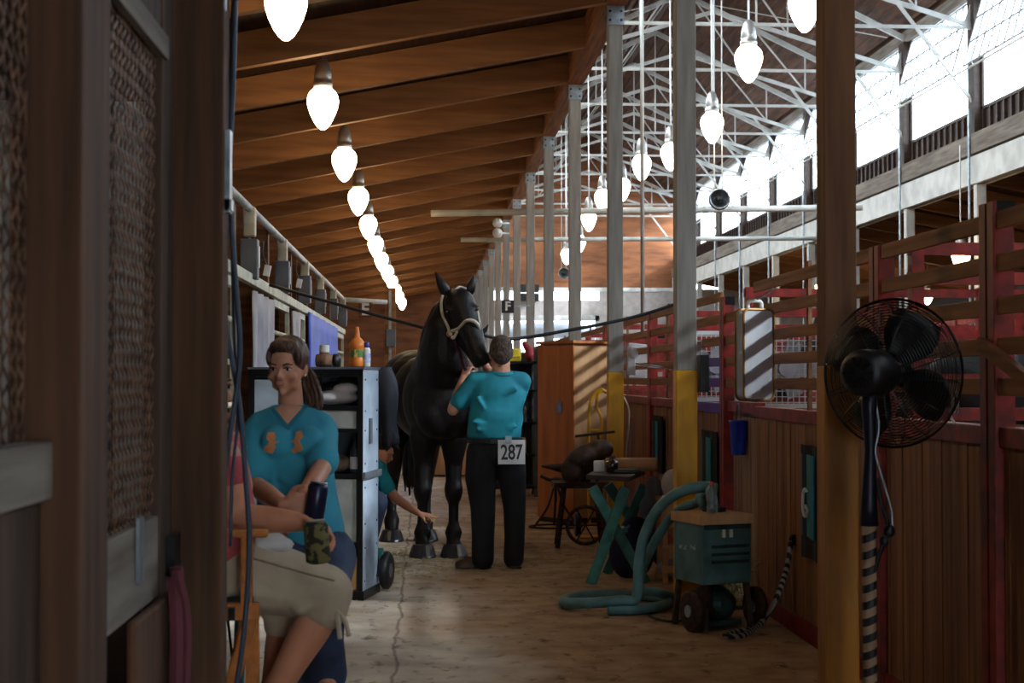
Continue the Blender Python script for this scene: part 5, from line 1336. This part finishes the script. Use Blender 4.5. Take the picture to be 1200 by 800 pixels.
for k in range(7): 
    a = H_(531 + k * 2.2, 343, 12.02); fl_.tube(spline([a, a + V((.01, -.06, -.03)), a + V((.02, -.07, -.09))], 3), [.010, .010, .009, .008, .006, .004, .003], 5)
fl_.build('forelock', m_horse, hroot, smooth=True)
for (x, y, Yq) in ((524, 365, 11.93), (558, 362, 11.92)): MB().ell(H_(x, y, Yq), .019).build('eye', mat('dark horse eye', '0c0a0a', .08, spec=.8), hroot, smooth=True)
for (x, y) in ((556, 419), (567, 417)): MB().ell(H_(x, y, 11.765), (.012, .012, .018)).build('nostril', m_blk, hroot, smooth=True)
# halter
m_hal = mat('pale halter webbing', 'd2c8b8', .7); mh = MB()
hal = empty('halter', H_(545, 395, 11.9), 'pale webbing halter with metal rings on the black horse head', 'halter')
def band(par, pts, w=.012, nm='strap', m=m_hal):
    return MB().tube(spline(pts, 6), w, 6).build(nm, m, par, smooth=True)
band(hal, [H_(529, 388, 11.99), H_(537, 385, 11.89), H_(546, 376, 11.83), H_(555, 376, 11.81), H_(561, 382, 11.84), H_(562, 390, 11.9)], .014, 'noseband')
band(hal, [H_(519, 346, 12.04), H_(517, 356, 12.02), H_(519, 370, 12.01), H_(525, 383, 12.0), H_(527, 392, 11.98)], .012, 'cheek_strap')
band(hal, [H_(527, 390, 11.98), H_(531, 396, 11.94), H_(536, 388, 11.90)], .012, 'chin_strap')
band(hal, [H_(523, 348, 12.02), H_(530, 343, 12.0), H_(538, 336, 12.03), H_(546, 338, 12.08)], .009, 'crown_strap')
band(hal, [H_(559, 362, 11.93), H_(561, 372, 11.90), H_(562, 384, 11.88)], .009, 'cheek_strap')
MB().tube([H_(527, 391, 11.965) + V((.022 * math.cos(a), 0, .022 * math.sin(a))) for a in [2 * PI * k / 14 for k in range(14)]], .005, 6, closed=True).build('ring', m_brass, hal)
# lead strap to the man's hand
tag(MB().tube(spline([H_(528, 393, 11.96), H_(534, 403, 11.98), H_(540, 416, 12.02), LW + V((.02, .03, .06))], 6), .016, 6).build('lead_strap', mat('dark maroon strap', '3a1828', .7), origin=H_(528, 393, 11.96), smooth=True), 'dark maroon lead strap running from the halter to the man left hand', 'strap')
tag(MB().poly([H_(561, 388, 12.3), H_(565, 386, 12.3), H_(573, 379, 12.3), H_(571, 388, 12.3), H_(566, 392, 12.3), H_(562, 392, 12.3)], .02, (0, 1, 0)).build('rope_clip', m_blk, origin=H_(566, 388, 12.3), bevel=.004), 'black clip flap where the right tie rope meets the halter', 'clip')

# two horses in the stalls, only their upper bodies in view: full standing bodies
def stall_horse(loc, rz, label, headdown=0):
    c = V(loc); R = Matrix.Rotation(rz, 3, 'Z'); t = lambda x, y, z: c + R @ V((x, y, z))     # +x is forward
    ch = []
    for s in (-.17, .17):
        ch.append([(t(-.62, s, 1.1), .2), (t(-.62, s, .85), .13), (t(-.78, s, .56), .07), (t(-.74, s, .25), .05), (t(-.72, s, .16), .062), (t(-.68, s, .08), .07)])
        ch.append([(t(.58, s, 1.15), .17), (t(.58, s, .9), .11), (t(.58, s, .52), .07), (t(.58, s, .25), .048), (t(.58, s, .16), .062), (t(.62, s, .08), .07)])
    R3 = R
    el = [(t(-.62, 0, 1.36), (.36, .32, .34), R3), (t(-.25, 0, 1.30), (.42, .34, .38), R3), (t(.15, 0, 1.28), (.42, .34, .39), R3), (t(.5, 0, 1.34), (.34, .29, .40), R3), (t(.42, 0, 1.56), (.32, .14, .20), R3)]
    hz = 1.75 - headdown
    ch.append([(t(.62, 0, 1.45), .26), (t(.85, 0, 1.62 - headdown * .5), .18), (t(1.05, 0, hz + .02), .11)])
    ch.append([(t(1.08, 0, hz), .11), (t(1.28, 0, hz - .2), .085), (t(1.42, 0, hz - .42), .06)])
    b = MB(); root = empty('horse', c, label, 'horse')
    for q in ch: b.chain(q)
    for e in el: b.ell(*e)
    b.build('body', m_horse, root, remesh=.022, sm=5)
    for s in (-.06, .06): ear(t(1.04, s, hz + .08), t(1.02, s * 1.5, hz + .26), .04, par=root)
    tl = MB().tube(spline([t(-.95, 0, 1.45), t(-1.06, 0, 1.2), t(-1.05, 0, .6)], 4), [.03, .05, .06, .07, .08, .08, .07, .05, .02], 8); tl.build('tail', m_horse, root, smooth=True)
    for (x, s) in ((-.68, .17), (-.68, -.17), (.62, .17), (.62, -.17)): MB().lathe(t(x, s, 0), [(.10, 0), (.10, .02), (.075, .10)], 16).build('hoof', m_hoof, root)
    return root
stall_horse((3.95, 8.9, 0), math.radians(-8), 'black horse standing in the near stall behind the fan, only its back showing', .35)
stall_horse((4.2, 12.4, 0), math.radians(195), 'black horse in the next stall, its head beside the near post', .0)

# ---------------------------------------------------------------- crouching groom behind the locker
Yg = 12.15
pg_ = lambda px, py, dy=0.0: P(px, py, Yg + dy)
root = empty('person', (pg_(440, 0).x, Yg, 0), 'person crouching behind the locker, teal sleeve and bare arm reaching to brush the horse leg', 'person')
b = MB()
T, R = head_mesh(b, pg_(449, 528, .1), 1.2, .5, .98)
b.cap(pg_(446, 536), pg_(438, 545), .06, .065)
b.chain([(pg_(432, 552), .12), (pg_(422, 575, -.02), .14), (pg_(412, 600, 0), .15)])
GS, GE, GW = pg_(444, 556, .0), pg_(463, 583, .0), pg_(490, 601, .12)
b.chain([(GS, .058), ((GS + GE) / 2, .045), (GE, .040), (GE * .5 + GW * .5, .038), (GW, .026)])
hand(b, GW, V((.8, .15, -.25)), V((-.1, .3, -1)), V((.2, -.8, .3)), (25, 50, 40), k=.95)
b.chain([(pg_(424, 552, .1), .055), (pg_(410, 590, -.2), .045), (pg_(425, 610, -.3), .03)])
hip = pg_(408, 608, 0); hip.z = .42
for dx in (-.12, .12):
    kn = hip + V((.12 + dx, -.42, .10)); ft = hip + V((.02 + dx, -.20, -.36)); b.chain([(hip + V((dx * .6, 0, 0)), .12), (kn, .07), (ft, .05)]); b.cap(ft, ft + V((.02, -.16, -.02)), .04, .035)
b.build('body', m_skin2, root, remesh=.0085, sm=3)
hr = MB().ell(T(0, .03, .045), [.084, .095, .085], R).ell(T(0, .06, .0), [.072, .06, .075], R).cap(T(0, .09, .02), T(.02, .13, -.12), .03, .02)
hr.build('hair', mat('dark brown hair', '2a1c16', .7, 0, '1a110d', (60, 60, 60), bump=.6), root, remesh=.009, sm=2)
s_ = MB().chain([(pg_(436, 551), .125), (pg_(424, 573), .155), (pg_(413, 598), .165)]).chain([(GS + V((-.04, 0, 0)), .085), (GS, .078), (GS * .45 + GE * .55, .062)]).cap(pg_(424, 552, .1), pg_(414, 575, -.1), .07, .06)
s_.build('shirt', mat('teal tee cloth', '12828e', .85, 0, '0f6e7a', (5, 5, 5), bump=.4, bscale=8), root, remesh=.011, sm=3)
j = MB()
for dx in (-.12, .12):
    kn = hip + V((.12 + dx, -.42, .10)); ft = hip + V((.02 + dx, -.20, -.32)); j.chain([(hip + V((dx * .6, 0, 0)), .15), (kn, .088), (ft, .07)])
j.build('trousers', mat('dark denim', '222c44', .85, 0, '182034', (9, 9, 9)), root, remesh=.012, sm=3)
for dx in (-.12, .12):
    ft = hip + V((.02 + dx, -.20, -.36)); MB().cap((ft.x, ft.y + .02, .05), (ft.x + .02, ft.y - .17, .045), .05, .042).build('boot', m_boot, root, smooth=True)
bc = pg_(502, 604, .16)
t = empty('grooming_brush', bc, 'tan grooming brush in the crouching person hand against the horse foreleg', 'brush')
MB().ell(bc, (.075, .035, .02), (0, .25, 0)).build('back', w_plyl, t, smooth=True)
MB().box(bc + V((0, 0, -.025)), (.12, .05, .03), (0, .25, 0)).build('bristles', m_straw, t, bevel=.006)

# ---------------------------------------------------------------- young woman in the teal shirt
Y1 = 5.65
pq = lambda px, py, dy=0.0: P(px, py, Y1 + dy)
root = empty('person', (pq(345, 0).x, Y1, 0), 'young woman with a brown ponytail in a teal v-neck shirt and jeans', 'person')
b = MB()
T, R = head_mesh(b, pq(336, 431, .0), -.24, .10, .90, fem=True)
b.cap(pq(340, 452, .03), pq(341, 482, .05), .044, .050)
b.chain([(pq(341, 512, .05), .080), (pq(345, 545, .06), .085), (pq(352, 600, .05), .085), (pq(357, 640, .05), .095)])
b.cap(pq(312, 497, .04), pq(371, 497, .04), .040, .040)
# her right arm (image left) down and forward, hand on the can; her left arm (image right) resting
AS, AE, AW = pq(301, 506, .04), pq(300, 570, -.08), pq(333, 592, -.62)
BS, BE, BW = pq(379, 506, .04), pq(378, 545, -.10), pq(352, 590, -.40)
b.chain([(AS, .048), ((AS + AE) / 2, .041), (AE, .037), (AE * .6 + AW * .4, .037), (AW, .025)])
b.chain([(BS, .048), ((BS + BE) / 2, .041), (BE, .038), (BE * .6 + BW * .4, .035), (BW, .026)])
hand(b, AW, V((.95, -.05, .12)), V((.1, -1, 0.0)), V((0, .0, 1)), (25, 45, 45), th=(.7, .3), k=.95)
hand(b, BW, V((-.5, -.6, -.4)), V((0, -.3, -1)), V((1, 0, 0)), (20, 30, 25), k=.92)
hipc = pq(360, 652, .02)
KN1, AN1 = pq(378, 712, -.36), V((pq(384, 0, -.2).x, Y1 - .2, .42))
KN2, AN2 = pq(335, 715, -.34), V((pq(345, 0, -.1).x, Y1 - .1, .40))
b.chain([(hipc + V((.07, 0, 0)), .09), (KN1, .062), (AN1, .045)]).cap(AN1, AN1 + V((.02, -.15, -.06)), .038, .03)
b.chain([(hipc + V((-.08, 0, 0)), .09), (KN2, .062), (AN2, .045)]).cap(AN2, AN2 + V((-.02, -.15, -.06)), .038, .03)
b.build('body', m_skin, root, remesh=.0062, sm=3)
face_bits(root, T, R, .93, m_lip, m_brow)
MB().ell(T(.073, .012, -.030), .0055 ).build('earring', m_letter, root, smooth=True)
m_h1 = mat('brown hair', '5e4030', .55, 0, '33211a', (70, 70, 12), bump=.9, lo=.35, hi=.65)
hr = MB().ell(T(0, .030, .046), [.077, .088, .082], R).ell(T(0, .062, .010), [.068, .050, .070], R).ell(T(0, -.022, .094), [.056, .05, .026], R)
for s in (-1, 1): hr.ell(T(s * .062, -.002, .045), [.016, .050, .042], R); hr.ell(T(s * .066, .022, .01), [.012, .03, .035], R)
hr.build('hair', m_h1, root, remesh=.007, sm=2)
rnd = random.Random(2); pt_ = MB()
for k in range(22):
    o = V((rnd.uniform(-.018, .018), rnd.uniform(-.018, .018), rnd.uniform(-.014, .014)))
    pt_.tube(spline([T(.0, .095, .03) + o * .4, pq(359, 436, .11) + o, pq(365, 452, .09) + o * 1.3, pq(370, 468, .06) + o * 1.2, pq(370 + rnd.uniform(-3, 4), 480 + rnd.uniform(-6, 4), .04) + o], 4), [.008] * 13 + [.006, .004, .003, .002], 5)
pt_.build('ponytail', m_h1, root, smooth=True)
# shirt
m_sh = mat('turquoise shirt cloth', '3590a6', .85, 0, '2c7a90', (5, 5, 5), bump=.45, bscale=9)
s_ = MB()
prof = [(474, 341, .066, .060), (483, 340, .110, .075), (496, 340, .160, .095), (520, 341, .165, .118), (545, 343, .150, .118), (580, 348, .150, .12), (610, 352, .160, .128), (634, 354, .165, .135), (642, 356, .160, .133)]
rg = []
for (py, px, rx, ry_) in prof:
    c = pq(px, py, .05); rg.append([s_.bm.verts.new((c.x + rx * math.cos(a), c.y + ry_ * math.sin(a), c.z)) for a in [2 * PI * k / 32 for k in range(32)]])
for a, b_ in zip(rg, rg[1:]):
    for k in range(32): s_.bm.faces.new((a[k], a[(k+1) % 32], b_[(k+1) % 32], b_[k]))
s_.bm.faces.new(rg[0][::-1]); s_.bm.faces.new(rg[-1])
s_.ell(pq(325, 518, -.045), (.062, .05, .06)).ell(pq(360, 518, -.045), (.062, .05, .06))
s_.chain([(pq(322, 490, .04), .048), (pq(306, 499, .04), .056), (AS, .056), (AS * .45 + AE * .55, .056), (AS * .28 + AE * .72, .062)])
s_.chain([(pq(360, 490, .04), .048), (pq(375, 499, .04), .056), (BS, .056), (BS * .4 + BE * .6, .056), (BS * .15 + BE * .85, .062)])
for (a, b_, r) in [((330, 560), (366, 585), .014), ((338, 590), (372, 606), .014), ((346, 610), (376, 622), .014), ((316, 545), (322, 590), .014)]:
    s_.cap(pq(*a, -.062), pq(*b_, -.075), r, r * .5)
sh = s_.build('shirt', m_sh, root, remesh=.0075, sm=3)
def project(par, src, pts, Y0, off, nm, m, thick=.003):
    """lay an outline given in picture points on the surface of src as a thin raised print"""
    dg = bpy.context.evaluated_depsgraph_get(); dg.update()
    vv, ff = [], []
    for sr in (src if isinstance(src, (list, tuple)) else [src]):
        k0 = len(vv); vv += [v.co + wloc(sr) for v in sr.data.vertices]; ff += [[i + k0 for i in p.vertices] for p in sr.data.polygons]
    bv = BVHTree.FromPolygons(vv, ff)
    bm = bmesh.new(); vs = [bm.verts.new((x, y, 0)) for x, y in pts]; f = bm.faces.new(vs)
    bmesh.ops.triangulate(bm, faces=[f]); 
    for _ in range(3): bmesh.ops.subdivide_edges(bm, edges=bm.edges[:], cuts=1, use_grid_fill=True)
    for v in bm.verts:
        a = P(v.co.x, v.co.y, 1.0); d = (a - EYE).normalized(); h = bv.ray_cast(EYE, d)
        v.co = (h[0] - d * off) if h[0] else P(v.co.x, v.co.y, Y0)
    me = bpy.data.meshes.new(nm); bm.to_mesh(me); bm.free(); me.materials.append(m); o = bpy.data.objects.new(nm, me); C.objects.link(o)
    me.transform(Matrix.Translation(-wloc(par))); o.parent = par
    sd = o.modifiers.new('thick', 'SOLIDIFY'); sd.thickness = thick; sd.offset = 0; return o
cv = lambda L: [(250 + x * .2249, 380 + y * .2249) for x, y in L]
m_or = mat('orange print', 'd88a58', .7)
project(root, sh, cv([(285, 565), (318, 562), (324, 585), (318, 603), (345, 612), (318, 622), (325, 640), (308, 672), (262, 660), (265, 640), (288, 622), (292, 612), (278, 595)]), Y1, .003, 'shirt_print', m_or)
project(root, sh, cv([(432, 560), (460, 553), (468, 585), (446, 606), (462, 635), (468, 655), (418, 672), (406, 655), (428, 630), (422, 618), (400, 610), (424, 600), (430, 580)]), Y1, .003, 'shirt_print', m_or)
gb_ = [o for o in root.children if o.name.startswith('body')][0]
project(root, [sh, gb_], [(321, 479), (328, 476), (339, 475), (350, 474), (357, 474), (337, 500)], Y1, .003, 'neckline', m_skin)
project(root, [sh, gb_], [(317, 479), (321, 477), (337, 497), (358, 473), (362, 475), (338, 504)], Y1, .005, 'neck_trim', mat('shirt neck trim', '236f82', .8))
j = MB().ell(pq(356, 652, .04), (.165, .14, .12))
j.chain([(hipc + V((.07, 0, 0)), .115), ((hipc + V((.07, 0, 0)) + KN1) / 2, .095), (KN1, .078), ((KN1 + AN1) / 2, .070), (AN1, .078)])
j.chain([(hipc + V((-.08, 0, 0)), .115), ((hipc + V((-.08, 0, 0)) + KN2) / 2, .095), (KN2, .078), ((KN2 + AN2) / 2, .070), (AN2, .078)])
j.build('jeans', mat('blue denim', '2a3854', .85, 0, '1b2438', (7, 7, 7), bump=.5, bscale=12), root, remesh=.009, sm=3)
for A_, dx in ((AN1, .02), (AN2, -.02)):
    MB().chain([(A_ + V((0, 0, -.02)), .052), (A_ + V((0, .0, -.08)), .05), (A_ + V((dx, -.17, -.11)), .042)]).box(A_ + V((dx * .5, -.08, -.145)), (.085, .27, .02)).build('boot', m_boot, root, remesh=.009, sm=2)
# stool she sits on
sc_ = V((pq(356, 0, .10).x, Y1 + .12, 0)); hz_ = hipc.z - .13
t = empty('bar_stool', sc_, 'dark tall stool under the young woman in teal', 'stool')
MB().lathe((sc_.x, sc_.y, hz_ - .05), [(.16, 0), (.175, .01), (.175, .04), (.16, .05)], 24).build('seat', w_dark, t, smooth=True)
for a in (45, 135, 225, 315):
    a = math.radians(a); MB().bar((sc_.x + .13 * math.cos(a), sc_.y + .13 * math.sin(a), hz_ - .05), (sc_.x + .21 * math.cos(a), sc_.y + .21 * math.sin(a), 0), .03, .03).build('leg', w_dark, t)
fz = AN1.z - .16
MB().tube([(sc_.x + .19 * math.cos(2*PI*k/24), sc_.y + .19 * math.sin(2*PI*k/24), fz - .02) for k in range(24)], .011, 6, closed=True).build('foot_ring', m_galv, t)
# her can
def can(c, tilt, label, m_side, top=True, r=.033, h=.122):
    c = V(c); t = empty('drink_can', c, label, 'can'); R = Euler(tilt).to_matrix()
    MB().lathe(c, [(.024, 0), (r, .008), (r, h - .012), (.027, h)], 24, R).build('shell', m_side, t, smooth=True)
    MB().lathe(c, [(.0, h), (.027, h), (.028, h + .004), (.025, h + .002), (.0, h + .001)], 20, R).build('lid', m_galv, t, smooth=True)
    return t
cA = AW + V((.098, -.045, -.045))
can(cA, (0.0, .15, 0), 'dark blue can with a silver top held by the young woman in teal', mat('dark blue can', '1c2340', .3, .3, '0f1328', (20, 20, 20)))

# ---------------------------------------------------------------- seated woman at the left
Y2 = 4.75
pw2 = lambda px, py, dy=0.0: P(px, py, Y2 + dy)
root = empty('person', (pw2(290, 0).x, Y2, 0), 'woman half hidden by the broad post, seated in khaki capris and a coral shirt', 'person')
b = MB()
T, R = head_mesh(b, pw2(240, 452, .0), .9, .05, .95)
b.cap(pw2(240, 480, .0), pw2(238, 510, .02), .052, .06)
b.chain([(pw2(238, 545, .02), .11), (pw2(242, 600, .02), .12), (pw2(250, 655, .02), .14)])
S1, E1, W1 = pw2(262, 535, -.05), pw2(276, 606, -.06), pw2(362, 612, -.10)
b.chain([(S1, .055), ((S1 + E1) / 2, .050), (E1, .044), (E1 * .6 + W1 * .4, .044), (E1 * .2 + W1 * .8, .033), (W1 + V((-.02, 0, 0)), .027)])
hand(b, W1 + V((-.02, 0, 0)), V((.75, -.15, -.35)), V((.15, -.6, -.8)), V((.3, -.8, .5)), (30, 45, 40), th=(.7, .2), k=.98)
# raised far hand
S3, E3, W3 = pw2(258, 535, .12), pw2(282, 570, .10), pw2(276, 522, .04)
b.chain([(S3, .050), (E3, .040), (W3, .026)])
hand(b, W3, V((-.1, -.1, .9)), V((-.9, -.3, .1)), V((.2, -.9, .2)), (40, 50, 40), k=.95)
# legs: near leg crossed
HP = pw2(272, 668, .0); K1 = pw2(388, 694, -.02); A1 = pw2(300, 850, -.03)
b.chain([(HP, .105), ((HP + K1) / 2, .085), (K1, .064), (K1 * .72 + A1 * .28, .062), (K1 * .45 + A1 * .55, .048), (A1, .035)])
K2 = pw2(340, 705, .20); A2_ = pw2(316, 860, .16)
b.chain([(HP + V((0, .18, 0)), .10), (K2, .064), (K2 * .65 + A2_ * .35, .060), (A2_, .036)])
for A_ in (A1, A2_): b.cap(A_, A_ + V((.12, -.04, -.05)), .034, .026)
b.build('body', m_skin2, root, remesh=.0068, sm=3)
face_bits(root, T, R, .95, m_lip, m_brow)
m_h2 = mat('blonde hair', 'a5805a', .5, 0, '6a4c34', (60, 60, 10), bump=.8)
hr = MB().ell(T(0, .03, .045), [.084, .095, .088], R).ell(T(0, .06, -.02), [.078, .06, .10], R).cap(T(0.05, .03, -.02), pw2(258, 505, -.02), .04, .03).cap(T(-.02, .06, -.02), pw2(232, 515, .05), .05, .04)
hr.build('hair', m_h2, root, remesh=.009, sm=2)
m_cor = mat('coral shirt cloth', 'b04a4e', .85, 0, '8c383e', (14, 14, 14), bump=.6, bscale=25)
s_ = MB().chain([(pw2(238, 532, .03), .13), (pw2(244, 590, .03), .145), (pw2(250, 640, .03), .16), (pw2(262, 668, .03), .145)]).cap(S1 + V((-.06, 0, .01)), S1 * .75 + E1 * .25, .072, .068).cap(S3 + V((-.04, 0, 0)), S3, .07, .065)
s_.build('shirt', m_cor, root, remesh=.010, sm=3)
m_kh = mat('khaki cloth', 'a89680', .85, 0, '8c7a66', (6, 6, 6), bump=.6, bscale=12)
p_ = MB().ell(pw2(262, 672, .06), (.16, .20, .12))
p_.chain([(HP, .120), ((HP + K1) / 2, .108), (K1 + V((-.02, 0, 0)), .088), (K1 * .90 + A1 * .10, .080)])
p_.chain([(HP + V((0, .18, 0)), .12), ((HP + K2) / 2 + V((0, .09, 0)), .10), (K2, .085), (K2 * .85 + A2_ * .15, .078)])
for (a, c_, r) in [((300, 668), (340, 700), .02), ((330, 665), (372, 690), .018), ((350, 715), (385, 700), .018)]: p_.cap(pw2(*a, -.10), pw2(*c_, -.09), r, r * .5)
cap_ = p_.build('capri_trousers', m_kh, root, remesh=.009, sm=3)
kb = K1 * .88 + A1 * .12
MB().tube(spline([kb + V((.05, -.06, .0)), kb + V((.075, -.07, -.03)), kb + V((.085, -.07, -.075))], 4), .008, 6).tube(spline([kb + V((.05, -.06, .0)), kb + V((.055, -.08, -.04)), kb + V((.06, -.08, -.08))], 4), .008, 6).build('knee_tie', m_kh, cap_)
MB().tube(spline([pw2(290, 652, -.115), pw2(325, 662, -.115), pw2(360, 672, -.105), pw2(392, 680, -.085)], 5), .0035, 5).build('seam', mat('khaki seam', '7d6c56', .9), cap_)
for A_ in (A1, A2_): MB().cap(A_ + V((0, 0, -.035)), A_ + V((.15, -.04, -.06)), .036, .032).box(A_ + V((.06, -.02, -.09)), (.26, .09, .02)).build('sandal', m_blk, root, remesh=.01, sm=2)
cB = W1 + V((.035, -.075, -.115))
t = can(cB, (0, -.08, 0), 'can in a camouflage sleeve held on the knee of the seated woman', mat('camouflage sleeve', '5e5630', .9, 0, '1c1a12', (38, 38, 38), lo=.47, hi=.53, bump=.3), r=.037, h=.125)
tag(MB().ell(pw2(316, 634, -.02), (.055, .05, .03)).ell(pw2(328, 638, -.04), (.045, .04, .025)).ell(pw2(308, 641, -.03), (.035, .04, .022)).build('napkin', mat('white paper', 'b8b4b0', .9, bump=.6), origin=pw2(312, 628), remesh=.01), 'crumpled white cloth lying in the lap of the seated woman', 'cloth')
tag(MB().box(pw2(262, 490, .04), (.008, .05, .11), (0, -.5, .2)).build('mobile_phone', m_letter, origin=pw2(262, 490, .04), bevel=.004), 'thin pale phone in the raised hand of the seated woman', 'phone')
# director's chair
sz = pw2(285, 690).z
t = empty('directors_chair', (pw2(260, 0).x, Y2, 0), 'tall orange wooden folding chair under the seated woman', 'chair')
cx0_ = pw2(232, 0).x; cx1_ = pw2(308, 0).x
for dy, nm in ((-.22, 'near'), (.26, 'far')):
    MB().bar((cx0_ - .10, Y2 + dy, pw2(0, 617, 0).z), (pw2(316, 0, dy).x, Y2 + dy, pw2(0, 618, 0).z - .0), .055, .022).build('armrest', w_oil, t, bevel=.005)
    MB().bar((cx0_ - .12, Y2 + dy, sz - .035), (pw2(307, 0, dy).x, Y2 + dy, sz - .035), .03, .05).build('seat_rail', w_oil, t, bevel=.003)
    MB().bar((pw2(292, 0, dy).x, Y2 + dy, sz - .04), (pw2(292, 0, dy).x, Y2 + dy, pw2(0, 618).z - .01), .035, .025).build('arm_post', w_oil, t, bevel=.003)
    MB().bar((cx0_ - .10, Y2 + dy, sz - .06), (pw2(300, 0, dy).x + .04, Y2 + dy + .02, .02), .028, .04).build('leg', w_oil, t, bevel=.003)
    MB().bar((pw2(296, 0, dy).x, Y2 + dy + .03, sz - .06), (cx0_ - .02, Y2 + dy + .03, .02), .028, .04).build('leg', w_oil, t, bevel=.003)
    MB().bar((pw2(296, 0, dy).x, Y2 + dy + .05, sz - .06), (pw2(300, 0, dy).x, Y2 + dy + .05, .02), .028, .04).build('leg', w_oil, t, bevel=.003)
MB().bar((cx0_ - .1, Y2 - .22, .30), (cx0_ - .1, Y2 + .26, .30), .03, .04).bar((cx1_ - .02, Y2 - .22, .32), (cx1_ - .02, Y2 + .26, .32), .03, .04).build('foot_rest', w_oil, t, bevel=.003)
MB().span((cx0_ - .10, Y2 - .21, sz - .02), (cx1_ - .01, Y2 + .25, sz - .008)).build('seat', m_blackc, t)
MB().span((pw2(283, 0).x, Y2 - .25, sz - .058), (pw2(290, 0).x, Y2 - .236, sz - .02)).build('bracket', m_blkm, t)
# folded blue stand behind the chair
t = empty('folding_stool', (P(282, 700, 6.3).x, 6.3, 0), 'folded teal metal stand behind the orange chair', 'stand')
m_bl2 = mat('bright teal metal', '2f7fa0', .4, .2)
pz = lambda a, b_, d=0: P(a, b_, 6.3 + d)
MB().tube([pz(281, 690), pz(279, 760), V((pz(276, 0).x, 6.3, 0.02))], .018, 10).build('leg', m_bl2, t)
MB().tube([pz(287, 690, .04), pz(284, 760, .04), V((pz(281, 0).x, 6.34, 0.02))], .014, 10).build('leg', m_bl2, t)
MB().cyl(pz(275, 752), pz(289, 752), .012).build('clamp', m_blk, t)
MB().tube([pz(264, 700), pz(272, 770), V((pz(278, 0).x, 6.3, .02))], .006, 6).build('stay', m_blkm, t)
